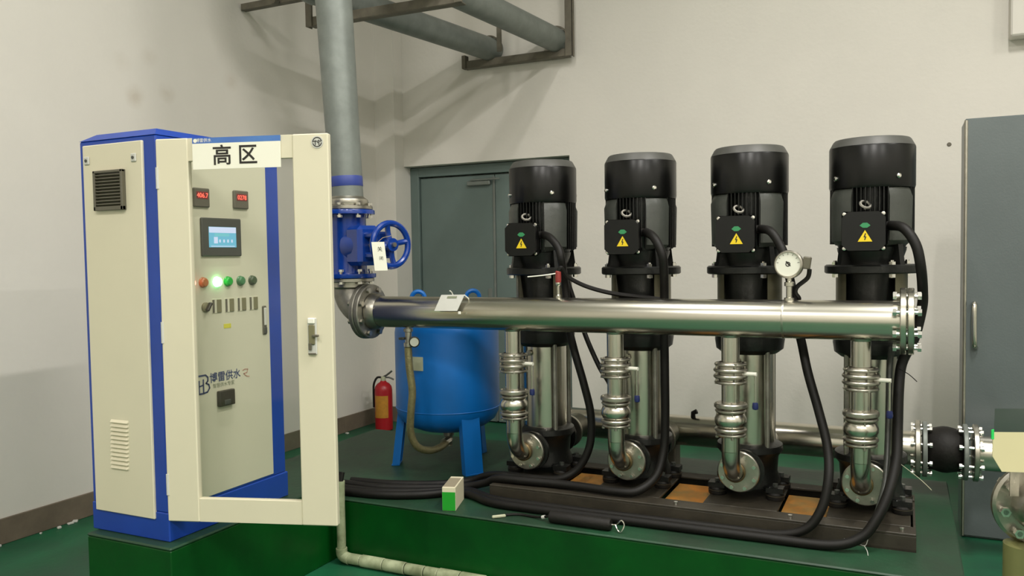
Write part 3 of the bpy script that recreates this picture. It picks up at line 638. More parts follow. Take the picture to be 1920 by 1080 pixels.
# riser pipe
rs = thing('riser_pipe', 'thick grey galvanised pipe rising from the blue gate valve', 'pipe', (VX, MY, 1.72))
RA = Vector((VX, MY, 1.74)); RBt = Vector((VX-0.17, MY-0.03, ZC)); rd = (RBt-RA).normalized()
B().lathe([(0.0, 0), (0.083, 0), (0.093, (RBt-RA).length*0.3), (0.096, (RBt-RA).length-0.003), (0, (RBt-RA).length-0.003)], RA, rd, 40).done('pipe', 'galvanised', rs)
B().lathe([(0.0842, 0), (0.0852, 0.002), (0.0855, 0.05), (0.0845, 0.052)], RA+rd*0.075, rd, 40).done('blue_tape', 'tape_blue', rs)
B().disc((VX, MY, 1.707), (0, 0, 1), 0.128, 0.02, 40, 0, 0.003).done('flange', 'stainless_rough', rs)
B().lathe([(0.084, 0.0), (0.104, 0.005), (0.108, 0.02), (0.104, 0.035), (0.088, 0.045), (0.084, 0.05)], (VX, MY, 1.715), (0, 0, 1), 36).done('coupling', 'stainless_rough', rs)

# ================================================================== DISCHARGE BRANCHES
BLAB = ['stainless discharge pipe with flanges in front of the leftmost pump', 'stainless discharge pipe with flanges in front of the second pump from the left', 'stainless discharge pipe with flanges in front of the third pump from the left', 'stainless discharge pipe with flanges in front of the rightmost pump']
def make_branch(label):
    t = thing('discharge_branch', label, 'pipe', (0, 0, 0), 'discharge pipes in a row')
    px, r = -0.025, 0.0375; R = 0.115; z0 = 0.505
    py = MY-PY
    B().elbow((px, py+R, z0+R), (0, -1, 0), (0, 0, -1), R, r, 24, 12).done('bend', 'stainless', t)
    B().cyl((px, py+R-0.002, z0), (px, -0.2, z0), r, n=24).done('inlet_pipe', 'stainless', t)
    fl = B().disc((px*0.5, -0.207, z0), (0, 1, 0), 0.0895, 0.022, 40, 0, 0.004).done('inlet_flange', 'stainless_rough', t)
    b = B().lathe([(0.045, 0.0), (0.0445, 0.016), (0.0385, 0.02)], (px, -0.217, z0), (0, -1, 0), 24); b.done('weld_ring', 'bronze', t)
    bolt_ring(t, (px*0.5, -0.205, z0), (0, 1, 0), 0.072, 8, 0.0085, 0.052, 'bright_bolt', a0=PI/8)
    B().cyl((px, py, z0+R-0.001), (px, py, MZ-MR*0.9), r, n=28).done('pipe', 'stainless', t)
    B().lathe([(0.0, 0), (0.042, 0), (0.037, -0.012)], (px, py, MZ-MR+0.008), (0, 0, 1), 24).done('weld_collar', 'stainless_rough', t)
    for zz, rr, th in ((0.985, 0.066, 0.012), (0.961, 0.070, 0.014), (0.935, 0.070, 0.014), (0.91, 0.066, 0.012), (0.812, 0.068, 0.02), (0.79, 0.064, 0.012), (0.71, 0.066, 0.014), (0.69, 0.062, 0.012)):
        B().disc((px, py, zz), (0, 0, 1), rr, th, 32, 0, 0.004).done('ring_flange', 'stainless_rough', t)
    B().lathe([(0.046, 0.0), (0.05, 0.02), (0.05, 0.07), (0.046, 0.09)], (px, py, 0.905), (0, 0, 1), 28).done('valve_body', 'stainless_rough', t)
    B().lathe([(0.045, -0.036), (0.058, -0.026), (0.066, -0.008), (0.066, 0.008), (0.058, 0.026), (0.045, 0.036)], (px, py, 0.75), (0, 0, 1), 32).done('check_valve_bulge', 'stainless', t)
    bolt_ring(t, (px, py, 0.948), (0, 0, 1), 0.060, 4, 0.008, 0.09, 'stainless_rough', a0=0.5)
    bolt_ring(t, (px, py, 0.75), (0, 0, 1), 0.056, 4, 0.007, 0.15, 'stainless_rough', a0=0.3)
    lv = B().cyl((px+0.045, py-0.005, 0.948), (px+0.108, py-0.015, 0.948), 0.0085, n=12).done('lever_stub', 'white_plastic', t)
    B().box((px+0.103, py-0.018, 0.888), (0.007, 0.014, 0.115), 0.002).done('lever', 'stainless', lv)
    B().lathe([(0, 0), (0.011, 0.004), (0.013, 0.014), (0.011, 0.03), (0, 0.034)], (px+0.103, py-0.018, 0.80), (0, 0, 1), 14).done('lever_grip', 'lever_blue', lv)
    return t
br = [make_branch(BLAB[0])]
for i in range(1, 4):
    c = copy_tree(br[0]); c['label'] = BLAB[i]; br.append(c)
for p, x in zip(br, PX): p.location = (x, PY, 0)

# ================================================================== SUCTION HEADER
SY, SZ, SR = 4.33, 0.505, 0.080
sh = thing('suction_header', 'stainless suction pipe running low behind the pumps', 'pipe', (-0.4, SY, SZ))
B().lathe([(0, 0), (SR*0.8, 0), (SR, 0.03), (SR, 1.98), (0, 1.98)], (-1.92, SY, SZ), (1, 0, 0), 40).done('pipe', 'stainless', sh)
B().disc((0.066, SY, SZ), (1, 0, 0), 0.135, 0.022, 36, 0, 0.003).done('flange', 'stainless_rough', sh)
B().disc((0.096, SY, SZ), (1, 0, 0), 0.130, 0.02, 36, 0, 0.003).done('flange', 'galvanised', sh)
B().lathe([(0.0, 0.106), (0.085, 0.106), (0.098, 0.125), (0.108, 0.17), (0.108, 0.19), (0.098, 0.235), (0.085, 0.252), (0, 0.252)], (0, SY, SZ+0.005), (1, 0, 0), 36).done('rubber_joint', 'rubber', sh)
B().disc((0.264, SY, SZ), (1, 0, 0), 0.130, 0.02, 36, 0, 0.003).done('flange', 'galvanised', sh)
B().disc((0.306, SY, SZ), (1, 0, 0), 0.132, 0.022, 36, 0, 0.003).done('flange', 'stainless_rough', sh)
B().lathe([(0, 0), (SR, 0), (SR, 1.6), (0, 1.6)], (0.306, SY, SZ), (1, 0, 0), 40).done('pipe', 'stainless', sh)
bolt_ring(sh, (0.081, SY, SZ), (1, 0, 0), 0.112, 8, 0.013, 0.09, a0=PI/8); bolt_ring(sh, (0.285, SY, SZ), (1, 0, 0), 0.112, 8, 0.013, 0.10, a0=PI/8)
for x in PX:
    b = B(); prof = []
    for k in range(9): prof += [(0.058, k*0.018), (0.068, k*0.018+0.009)]
    prof.append((0.058, 0.162)); b.lathe(prof, (x, SY-0.235, SZ), (0, 1, 0), 28); b.done('bellows', 'stainless_rough', sh)
    B().disc((x, SY-0.242, SZ), (0, 1, 0), 0.088, 0.02, 32, 0, 0.003).done('pump_flange', 'stainless_rough', sh)
for x in (PX[1], PX[3], 0.7):
    B().bx(x-0.04, x+0.04, SY-0.05, SY+0.05, 0.30 if x < 0.2 else 0.0, SZ-SR+0.01, 0.003).done('pipe_support', 'bracket_steel', sh)
for x in (-1.37, -1.0):
    B().tube([(x, SY-0.02, SZ+SR-0.005), (x, SY-0.02, SZ+SR+0.02), (x+0.02, SY-0.02, SZ+SR+0.03)], 0.013, 8, 1).done('drain_plug', 'rubber', sh)

# ================================================================== PRESSURE TANK
TX, TY, TR = -2.285, 3.955, 0.287
tk = thing('pressure_tank', 'blue diaphragm pressure tank on three legs behind the manifold', 'tank', (TX, TY, 0.30))
prof = [(0, 0.485), (0.08, 0.488), (0.16, 0.503), (0.22, 0.528), (0.262, 0.56), (0.282, 0.60), (TR, 0.63), (TR, 1.04), (0.282, 1.07), (0.262, 1.11), (0.22, 1.145), (0.16, 1.17), (0.08, 1.185), (0, 1.188)]
B().lathe(prof, (TX, TY, 0), (0, 0, 1), 56).done('shell', 'tank_blue', tk, ang=60)
b = B(); b.torus((TX, TY, 0.628), (0, 0, 1), TR, 0.003, 56, 6); b.done('weld_seam', 'tank_blue', tk)
for deg in (-35, -155, 85):
    a = math.radians(deg); d = Vector((math.cos(a), math.sin(a), 0)); s = Vector((-d.y, d.x, 0)); b = B()
    p0, p1 = Vector((TX, TY, 0.60))+d*0.268, Vector((TX, TY, 0.306))+d*0.305
    ax = (p1-p0).normalized(); nn = ax.cross(s)
    for (w0, w1, e0, e1) in ((-0.052, 0.052, 0.0, 0.006), (-0.052, -0.046, -0.035, 0.0), (0.046, 0.052, -0.035, 0.0)):
        c = [p0+s*x+nn*y for x, y in ((w0, e0), (w1, e0), (w1, e1), (w0, e1))]; e = [p1+s*x+nn*y for x, y in ((w0, e0), (w1, e0), (w1, e1), (w0, e1))]
        A = [b.bm.verts.new(q) for q in c]; C2 = [b.bm.verts.new(q) for q in e]
        b._f(A); b._f(list(reversed(C2)))
        for i in range(4): b._f([A[i], C2[i], C2[(i+1) % 4], A[(i+1) % 4]])
    b.box(p1+Vector((0, 0, -0.002))-d*0.012, (0.045, 0.104, 0.008), 0.002, Matrix.Rotation(a, 3, 'Z'))
    b.done('leg', 'tank_blue', tk, False)
for dx, dy in ((-0.135, -0.075), (0.13, 0.07)):
    B().torus((TX+dx, TY+dy, 1.225), (0.49, -0.87, 0), 0.036, 0.012, 20, 8).done('lifting_lug', 'tank_blue', tk)
b = B().lathe([(0.03, 0.05), (0.03, 0.0), (0.02, -0.005), (0.02, -0.06)], (TX, TY, 0.487-0.03), (0, 0, 1), 16); b.done('bottom_outlet', 'stainless_dark', tk)
nd = Vector((0.30, -0.95, 0)).normalized()
a0 = math.atan2(-0.95, -0.09); b = B()
pn = 6; av = [a0-0.16+0.32*i/pn for i in range(pn+1)]
fr = [b.bm.verts.new((TX+(TR+0.004)*math.cos(a), TY+(TR+0.004)*math.sin(a), zz)) for zz in (0.855, 0.927) for a in av]
for i in range(pn): b._f([fr[i], fr[i+1], fr[pn+1+i+1], fr[pn+1+i]])
bk = [b.bm.verts.new((TX+(TR-0.002)*math.cos(a), TY+(TR-0.002)*math.sin(a), zz)) for zz in (0.855, 0.927) for a in av]
for i in range(pn): b._f([fr[pn+1+i], fr[pn+1+i+1], bk[pn+1+i+1], bk[pn+1+i]]); b._f([fr[i+1], fr[i], bk[i], bk[i+1]])
b._f([fr[0], fr[pn+1], bk[pn+1], bk[0]]); b._f([fr[pn], bk[pn], bk[2*pn+1], fr[2*pn+1]])
b.done('name_plate', 'plate_cream', tk, False)
# braided hose from manifold to tank
hs = thing('tank_hose', 'braided metal hose curving from the manifold down to the blue tank', 'hose', (-2.24, 3.6, 0.6))
B().tube([(-2.235, 3.48, 1.0), (-2.23, 3.48, 0.9), (-2.222, 3.49, 0.78), (-2.238, 3.50, 0.68), (-2.262, 3.53, 0.56), (-2.255, 3.58, 0.475), (-2.24, 3.68, 0.435), (-2.25, 3.80, 0.425), (-2.268, 3.90, 0.43)], 0.019, 14, 6).done('hose', 'hose_braid', hs)
b = B().lathe([(0.014, 0.105), (0.014, 0.09), (0.024, 0.09), (0.024, 0.075), (0.017, 0.072), (0.017, 0.02), (0.024, 0.018), (0.024, 0.0), (0.015, -0.005), (0.015, -0.03)], (-2.232, 3.48, 1.005), (0, 0, 1), 16); b.done('valve_fitting', 'stainless_rough', hs)
b = B().box((-2.262, 3.47, 1.045), (0.03, 0.03, 0.012), 0.003); b.done('valve_lever', 'device_dark', hs)
b = B(); b.cyl((-2.268, 3.87, 0.43), (-2.275, 3.93, 0.432), 0.024, n=8); b.cyl((TX, TY, 0.40), (TX, TY, 0.455), 0.022, n=8); b.cyl((-2.275, 3.92, 0.432), (TX, TY+0.01, 0.43), 0.02, n=12); b.done('tank_fitting', 'stainless_rough', hs)
sg = B().lathe([(0, 0), (0.026, 0), (0.027, 0.004), (0.027, 0.02), (0.023, 0.022), (0.023, 0.018), (0.0, 0.018)], (-2.196, 3.478, 1.03), (0.5, -0.86, 0), 24)
sg.use('dark_knob'); g1 = sg.done('small_gauge', None, hs)
B().lathe([(0, 0.0185), (0.0215, 0.0185), (0.0215, 0.019), (0, 0.019)], (-2.196, 3.478, 1.03), (0.5, -0.86, 0), 24).done('gauge_face', 'dial_white', g1)
B().tube([(-2.232, 3.48, 1.02), (-2.21, 3.478, 1.025)], 0.006, 8, 1).done('gauge_stem', 'stainless_rough', g1)

# ================================================================== MANIFOLD INSTRUMENTS
gx, gz = -0.418, 1.398
pg = thing('pressure_gauge', 'white dial pressure gauge standing on the manifold', 'gauge', (gx, MY, MZ+MR))
gd = Vector((-0.12, -0.985, 0.10)).normalized(); gc = Vector((gx, MY, gz))
B().lathe([(0, -0.02), (0.052, -0.02), (0.057, -0.014), (0.057, 0.012), (0.052, 0.018), (0.049, 0.018), (0.049, 0.012), (0, 0.012)], gc, gd, 36).done('case', 'stainless_rough', pg)
df = B().lathe([(0, 0.0125), (0.0485, 0.0125), (0.0485, 0.013), (0, 0.013)], gc, gd, 36).done('dial', 'dial_white', pg)
gxv, gyv, gzv = Vector((1, -0.12, 0)).normalized(), Vector((0, 0, 1)), gd
b = B(); b.use('ink')
for k in range(11):
    a = math.radians(225-27*k); u = gxv*math.cos(a)+gyv*math.sin(a)
    stroke(b, [(0.038*math.cos(a), 0.038*math.sin(a)), (0.045*math.cos(a), 0.045*math.sin(a))], 0.0016, gc+gd*0.0134, gxv, gyv, 0.0)
stroke(b, [(-0.006, 0.010), (0.014, -0.014)], 0.006, gc+gd*0.0138, gxv, gyv, 0.0); b.lathe([(0.006, 0.0136), (0.010, 0.0136)], gc, gd, 16)
b.done('needle_and_scale', None, df, False, normals=False)
b = B(); b.lathe([(0.02, 0.0), (0.02, 0.012), (0.012, 0.014), (0.012, 0.058), (0.019, 0.06), (0.019, 0.075), (0.010, 0.078), (0.010, 0.11)], (gx+0.002, MY, MZ+MR-0.004), (0, 0, 1), 14); b.done('stem', 'stainless', pg)
B().box(gc+Vector((0.068, 0.012, 0.006)), (0.03, 0.035, 0.05), 0.004, Matrix.Rotation(0.15, 3, 'Y')).done('contact_head', 'device_grey', pg)
B().tube([gc+Vector((0.078, 0.012, -0.02)), gc+Vector((0.07, 0.02, -0.055)), gc+Vector((0.03, 0.03, -0.09)), gc+Vector((0.022, 0.035, -0.115)), gc+Vector((0.034, 0.05, -0.14)), gc+Vector((0.02, 0.10, -0.17))], 0.009, 8, 5).done('signal_cable', 'cable_black', pg)
tr = thing('pressure_transducer', 'slim red and steel pressure transducer standing on the manifold', 'sensor', (-1.421, MY, MZ+MR))
b = B().lathe([(0, -0.01), (0.012, -0.01), (0.012, 0.01), (0.007, 0.016), (0.007, 0.052), (0.011, 0.056), (0.013, 0.066), (0.011, 0.072)], (-1.421, MY, MZ+MR), (0, 0, 1), 14); b.done('fitting', 'stainless', tr)
B().lathe([(0, 0.07), (0.0125, 0.07), (0.014, 0.08), (0.0135, 0.118), (0.008, 0.124), (0, 0.125)], (-1.421, MY, MZ+MR), (0, 0, 1), 14).done('head', 'transducer_red', tr)
B().tube([(-1.421, MY, 1.372), (-1.408, 3.485, 1.392), (-1.39, 3.52, 1.35), (-1.33, 3.56, 1.31), (-1.25, 3.58, 1.283), (-1.17, 3.60, 1.266), (-1.06, 3.63, 1.252), (-0.98, 3.66, 1.24)], 0.0105, 8, 5).done('signal_cable', 'cable_black', tr)
B().tube([(-1.56, 3.45, 1.352), (-1.49, 3.455, 1.358), (-1.43, 3.47, 1.366)], 0.003, 6, 3).done('tie_wire', 'white_plastic', tr)
# label card hung over the manifold
b = B(); P = [(-1.998, 3.412, 1.268), (-1.872, 3.412, 1.270), (-1.893, 3.375, 1.195), (-2.017, 3.375, 1.193)]
n_ = (Vector(P[1])-Vector(P[0])).cross(Vector(P[3])-Vector(P[0])).normalized()*0.003
b.use('card_grey'); A = [b.bm.verts.new(p) for p in P]; C2 = [b.bm.verts.new(Vector(p)+n_) for p in P]; b._f(A); b._f(list(reversed(C2)))
for i in range(4): b._f([A[i], A[(i+1) % 4], C2[(i+1) % 4], C2[i]])
b.use('ink_grey'); o = Vector((-1.935, 3.4085, 1.2585)); u_ = Vector((1, 0, 0.015)).normalized(); v_ = Vector((0.1, 0.45, 0.89)).normalized(); b.prism([(-0.026, -0.006), (0.026, -0.006), (0.026, 0.004), (-0.026, 0.004)], o-Vector((0, 0.003, 0)), u_, v_, 0.001)
b.use('white_plastic'); b.tube([(-1.945, 3.44, 1.255), (-1.948, 3.425, 1.28), (-1.95, 3.41, 1.288)], 0.0025, 6, 2); b.box((-1.879, 3.373, 1.186), (0.014, 0.006, 0.014), 0.002)
b.tube([(-1.872, 3.41, 1.268), (-1.868, 3.44, 1.252), (-1.868, 3.45, 1.24)], 0.003, 6, 2)
tag(b.done('pipe_label_card', None, None, False), 'pale plastic label card hung on the front of the manifold', 'label')

# ================================================================== CABLES
def cable(label, pts, r, nm='power_cable', grp='black power cables', mt='cable_black', n=12):
    return tag(B().tube(pts, r, n, 6).done(nm, mt, None), label, 'cable', grp)
cable('thick black cable dropping from the leftmost pump motor to the steel base', [(-1.555, 3.63, 1.548), (-1.49, 3.56, 1.53), (-1.44, 3.535, 1.48), (-1.424, 3.53, 1.42), (-1.437, 3.60, 1.32), (-1.43, 3.615, 1.2), (-1.423, 3.615, 1.10), (-1.39, 3.60, 0.99), (-1.347, 3.60, 0.845), (-1.314, 3.60, 0.70), (-1.318, 3.59, 0.56), (-1.37, 3.57, 0.45), (-1.45, 3.54, 0.402), (-1.56, 3.535, 0.392), (-1.68, 3.535, 0.392), (-1.76, 3.53, 0.392), (-1.85, 3.56, 0.37), (-1.95, 3.56, 0.333), (-2.1, 3.47, 0.325), (-2.3, 3.40, 0.325), (-2.52, 3.37, 0.325)], 0.0185)
cable('thick black cable dropping from the second pump motor and curving left along the base', [(-1.053, 3.63, 1.548), (-0.995, 3.56, 1.52), (-0.955, 3.54, 1.45), (-0.952, 3.56, 1.38), (-0.965, 3.615, 1.26), (-0.968, 3.62, 1.1), (-0.968, 3.625, 0.9), (-0.968, 3.625, 0.7), (-0.972, 3.61, 0.56), (-0.995, 3.56, 0.455), (-1.06, 3.49, 0.40), (-1.16, 3.475, 0.392), (-1.30, 3.485, 0.392), (-1.45, 3.49, 0.392), (-1.60, 3.48, 0.392), (-1.74, 3.475, 0.39), (-1.82, 3.495, 0.355), (-1.95, 3.48, 0.325), (-2.15, 3.38, 0.325), (-2.35, 3.315, 0.325), (-2.52, 3.315, 0.325)], 0.0195)
cable('thick black cable hanging between the third and the rightmost pump', [(-0.551, 3.63, 1.548), (-0.50, 3.56, 1.535), (-0.46, 3.535, 1.48), (-0.438, 3.53, 1.42), (-0.415, 3.60, 1.27), (-0.40, 3.60, 1.15), (-0.381, 3.60, 1.07), (-0.352, 3.56, 0.95), (-0.307, 3.52, 0.804), (-0.269, 3.475, 0.664), (-0.262, 3.42, 0.55), (-0.285, 3.39, 0.44), (-0.34, 3.375, 0.36), (-0.44, 3.37, 0.325), (-0.6, 3.375, 0.32), (-0.85, 3.37, 0.32), (-1.15, 3.365, 0.32), (-1.45, 3.365, 0.32), (-1.70, 3.372, 0.32), (-1.80, 3.415, 0.32), (-1.88, 3.45, 0.32), (-1.97, 3.43, 0.32), (-2.1, 3.35, 0.32), (-2.3, 3.272, 0.32), (-2.5, 3.262, 0.32)], 0.0185)
cable('thick black cable arching off the rightmost pump motor down to the plinth', [(-0.049, 3.63, 1.548), (0.0, 3.56, 1.535), (0.042, 3.53, 1.47), (0.06, 3.53, 1.384), (0.068, 3.575, 1.29), (0.066, 3.60, 1.22), (0.04, 3.61, 1.10), (-0.003, 3.605, 1.0), (-0.014, 3.57, 0.90), (-0.017, 3.53, 0.757), (-0.02, 3.48, 0.644), (-0.045, 3.415, 0.53), (-0.085, 3.375, 0.435), (-0.14, 3.35, 0.36), (-0.25, 3.33, 0.322), (-0.5, 3.325, 0.32), (-0.9, 3.32, 0.32), (-1.3, 3.315, 0.32), (-1.6, 3.315, 0.32), (-1.72, 3.332, 0.32), (-1.80, 3.375, 0.32), (-1.88, 3.408, 0.32), (-1.97, 3.385, 0.32), (-2.08, 3.30, 0.32), (-2.25, 3.232, 0.32), (-2.45, 3.215, 0.32)], 0.0195)
cable('thin black cable slanting down between the leftmost and second pumps', [(-1.44, 3.64, 1.33), (-1.42, 3.65, 1.26), (-1.388, 3.65, 1.166), (-1.338, 3.62, 1.057), (-1.27, 3.60, 0.93), (-1.22, 3.60, 0.85), (-1.20, 3.605, 0.75), (-1.20, 3.61, 0.7)], 0.0115)
cable('grey flexible tube hanging beside the rightmost pump', [(-0.04, 3.63, 1.06), (-0.048, 3.60, 0.98), (-0.05, 3.57, 0.85), (-0.052, 3.53, 0.7), (-0.058, 3.47, 0.56), (-0.08, 3.42, 0.46), (-0.10, 3.40, 0.395)], 0.0115, 'flexible_tube', 'black power cables', 'cast_grey')

# ================================================================== SMALL THINGS ON THE PLINTH
# carton
ca = math.radians(107); cu = Vector((math.cos(ca), math.sin(ca), 0)); cs = Vector((cu.y, -cu.x, 0)); co = Vector((-1.852, 3.195, 0.30))
CW, CH, CLn = 0.062, 0.108, 0.185
b = B()
def cbox(b, s0, s1, l0, l1, z0, z1, bev=0.0):
    b.box(co+cs*((s0+s1)/2)+cu*((l0+l1)/2)+Vector((0, 0, (z0+z1)/2)), (s1-s0, l1-l0, z1-z0), bev, Matrix(((cs.x, cu.x, 0), (cs.y, cu.y, 0), (0, 0, 1))))
b.use('carton_white'); cbox(b, -CW/2, CW/2, 0, CLn, 0, CH, 0.002)
b.use('carton_green'); cbox(b, -CW/2+0.001, CW/2-0.001, -0.001, 0.004, 0.002, CH-0.022)
b.use('carton_top'); cbox(b, -CW/2+0.003, CW/2-0.006, 0.01, CLn-0.03, CH-0.003, CH+0.001)
tag(b.done('carton', None, None, False), 'small white and green carton standing on the plinth edge', 'box')
# black probe with wire loop
pr = thing('level_probe', 'black cylindrical probe with a wire loop lying on the plinth edge', 'probe', (-1.22, 3.2, 0.30))
B().lathe([(0, 0), (0.014, 0.002), (0.025, 0.01), (0.026, 0.02), (0.026, 0.275), (0.022, 0.282), (0, 0.284)], (-1.375, 3.225, 0.3265), (1, -0.01, 0), 20).done('barrel', 'rubber', pr)
B().tube([(-1.09, 3.222, 0.327), (-1.07, 3.222, 0.33), (-1.045, 3.215, 0.352), (-1.032, 3.212, 0.334), (-1.045, 3.205, 0.306), (-1.062, 3.212, 0.312), (-1.072, 3.22, 0.328)], 0.0032, 6, 4).done('wire_loop', 'bright_bolt', pr)
B().tube([(-1.375, 3.225, 0.3265), (-1.41, 3.235, 0.315), (-1.46, 3.25, 0.307), (-1.53, 3.255, 0.307), (-1.58, 3.225, 0.307)], 0.0055, 8, 4).done('lead', 'cable_black', pr)
B().cyl((-1.41, 3.235, 0.314), (-1.395, 3.232, 0.319), 0.008, n=8).done('ferrule', 'card_grey', pr)
B().box((-1.60, 3.195, 0.307), (0.062, 0.012, 0.012), 0.003, Matrix.Rotation(math.radians(42), 3, 'Z')).done('white_terminal', 'plate_cream', pr)
# thin wires near the right end
w1 = thing('loose_wire', 'thin pale wire ends sticking out near the right end of the steel base', 'wire', (-0.13, 3.35, 0.30))
B().tube([(-0.20, 3.36, 0.345), (-0.15, 3.352, 0.335), (-0.125, 3.35, 0.33), (-0.115, 3.35, 0.36)], 0.0013, 5, 3).done('wire_strand', 'card_grey', w1)
B().tube([(-0.13, 3.35, 0.332), (-0.118, 3.34, 0.315), (-0.114, 3.325, 0.302)], 0.0013, 5, 3).done('wire_strand', 'card_grey', w1)
w2 = B().tube([(-0.02, 3.50, 0.63), (0.03, 3.47, 0.60), (0.07, 3.44, 0.575), (0.10, 3.42, 0.55)], 0.0011, 5, 3).done('loose_wire', 'plate_cream'); tag(w2, 'thin stiff wire tied to the cable beside the rightmost discharge pipe', 'wire')
w3 = B().tube([(-0.018, 3.56, 0.985), (0.02, 3.55, 0.965), (0.05, 3.54, 0.938)], 0.0018, 5, 3).done('loose_wire', 'cable_black'); tag(w3, 'short dark wire end sticking out below the manifold end flange', 'wire')
# taped conduit
cn = thing('taped_conduit', 'cream tape wrapped conduit coming down the plinth corner and along the floor', 'conduit', (-2.4, 3.12, 0))
B().tube([(-2.395, 3.118, 0.40), (-2.398, 3.118, 0.3), (-2.40, 3.122, 0.12), (-2.405, 3.125, 0.06)], 0.021, 12, 4).done('upright', 'conduit_cream', cn)
B().cyl((-2.395, 3.118, 0.40), (-2.394, 3.13, 0.44), 0.014, n=10).done('inner_cable', 'cable_black', cn)
B().tube([(-2.405, 3.127, 0.075), (-2.40, 3.128, 0.04), (-2.36, 3.128, 0.028)], 0.027, 12, 4).done('knee', 'conduit_cream', cn)
xx = -2.385; k = 0
while xx < -0.6:
    L = random.uniform(0.07, 0.13); r = 0.0265+random.uniform(-0.002, 0.0025)
    B().lathe([(r-0.003, 0.002), (r, 0.006), (r, L-0.004), (r-0.003, L)], (xx, 3.13+random.uniform(-0.001, 0.001), 0.029), (1, 0, 0), 16).done('tape_wrap', 'conduit_cream', cn); xx += L
B().cyl((-2.38, 3.13, 0.029), (-0.6, 3.13, 0.029), 0.0225, n=12).done('core', 'cable_black', cn)

# ================================================================== FIRE EXTINGUISHER
ex, ey = -3.94, 5.74
fe = thing('fire_extinguisher', 'red fire extinguisher with orange label standing by the far corner', 'fire extinguisher', (ex, ey, 0))
B().lathe([(0, 0.004), (0.068, 0.004), (0.074, 0.012), (0.074, 0.34), (0.068, 0.372), (0.05, 0.395), (0.028, 0.408), (0.022, 0.42), (0, 0.42)], (ex, ey, 0), (0, 0, 1), 32).done('cylinder', 'extinguisher_red', fe)
aa = math.atan2(-0.82, 0.57)-0.25
B().lathe([(0.0745, 0.115), (0.0755, 0.115), (0.0755, 0.30), (0.0745, 0.30)], (ex, ey, 0), (0, 0, 1), 16, aa+PI/2-0.95, aa+PI/2+0.75).done('label', 'extinguisher_label', fe)
B().lathe([(0.02, 0.415), (0.022, 0.42), (0.02, 0.45), (0.012, 0.455), (0, 0.455)], (ex, ey, 0), (0, 0, 1), 14).done('valve_head', 'plate_cream', fe)
hd = Vector((0.9, 0.43, 0))
b = B(); c0 = Vector((ex, ey, 0.445)); b.tube([c0-hd*0.01, c0+hd*0.03+Vector((0, 0, 0.02)), c0+hd*0.075+Vector((0, 0, 0.055))], 0.008, 8, 2); b.tube([c0, c0+hd*0.05+Vector((0, 0, 0.0)), c0+hd*0.09+Vector((0, 0, -0.02))], 0.007, 8, 2); b.done('squeeze_handle', 'device_dark', fe)
B().tube([c0-hd*0.01, c0-hd*0.05+Vector((0, 0, 0.0)), c0-hd*0.078+Vector((0, 0, -0.05)), c0-hd*0.083+Vector((0, 0, -0.12)), c0-hd*0.083+Vector((0, 0, -0.25))], 0.009, 8, 5).done('hose', 'rubber', fe)

# ================================================================== OVERHEAD PIPES AND BRACKETS
oz = 3.15
def ohpipe(label, a, d, L):
    a = Vector(a); d = Vector(d); e = a+d*L; R = 0.2
    t = thing('overhead_pipe', label, 'pipe', a, 'grey overhead pipes')
    B().lathe([(0, 0), (0.093, 0), (0.093, L), (0, L)], a, d, 40).done('pipe', 'galvanised', t)
    B().elbow(e+Vector((0, 0, R)), (0, 0, -1), d, R, 0.097, 24, 10).done('bend', 'galvanised', t)  # unseen bend and upright, added so the shortened pipe shades the left wall less
    q = e+d*R+Vector((0, 0, R)); B().cyl(q, (q.x, q.y, ZC-0.002), 0.093, n=32).done('upright', 'galvanised', t)
    return t
da = Vector((-3.308+3.09, 4.80-6.2, 0)).normalized(); db = Vector((-2.59+2.49, 5.049-6.2, 0)).normalized()
ohpipe('lower left overhead galvanised pipe running into the back wall', (-3.075, YB-0.03, oz), da, 1.95)
ohpipe('right hand overhead galvanised pipe running into the back wall', (-2.49, YB-0.03, oz), db, 1.95)
def bar(b, p0, p1, w_, h_):
    p0, p1 = Vector(p0), Vector(p1); d = p1-p0
    b.box((p0+p1)/2, (d.length, w_, h_), 0.003, Matrix.Rotation(math.atan2(d.y, d.x), 3, 'Z')); return b
br1 = thing('pipe_bracket', 'rusty angle iron bracket under the overhead pipes at the back wall', 'bracket', (-2.85, 6.15, 3.03), 'overhead pipe brackets')
b = B(); bar(b, (-3.33, 6.12, 3.045), (-2.39, 6.12, 3.045), 0.008, 0.06); bar(b, (-3.33, 6.155, 3.018), (-2.39, 6.155, 3.018), 0.07, 0.008); b.done('crossbar', 'bracket_steel', br1)
B().bx(-2.41, -2.352, 6.10, 6.118, 3.01, ZC, 0.002).bx(-2.36, -2.352, 6.10, 6.16, 3.01, ZC, 0.002).done('upright', 'bracket_steel', br1)
B().bx(-3.335, -3.30, 6.10, 6.16, 3.012, 3.12, 0.002).done('end_plate', 'bracket_steel', br1)
for x in (-2.972, -2.398): B().lathe([(0.096, -0.02), (0.108, -0.02), (0.108, 0.02), (0.096, 0.02)], (-3.085 if x < -2.9 else -2.495, 6.13, oz), (0, 1, 0), 24, -0.2, PI+0.2).done('pipe_clip', 'bracket_steel', br1)
br2 = thing('pipe_bracket', 'angle iron bracket crossing under the overhead pipes beside the riser pipe', 'bracket', (-2.9, 4.49, 3.0), 'overhead pipe brackets')
b = B(); bar(b, (-3.60, 4.48, 3.035), (-2.45, 4.50, 3.035), 0.008, 0.06); bar(b, (-3.60, 4.51, 3.006), (-2.45, 4.53, 3.006), 0.06, 0.008); b.done('crossbar', 'bracket_steel', br2)
B().bx(-3.625, -3.575, 4.465, 4.483, 3.0, ZC, 0.002).bx(-3.625, -3.617, 4.483, 4.53, 3.0, ZC, 0.002).done('upright', 'bracket_steel', br2)
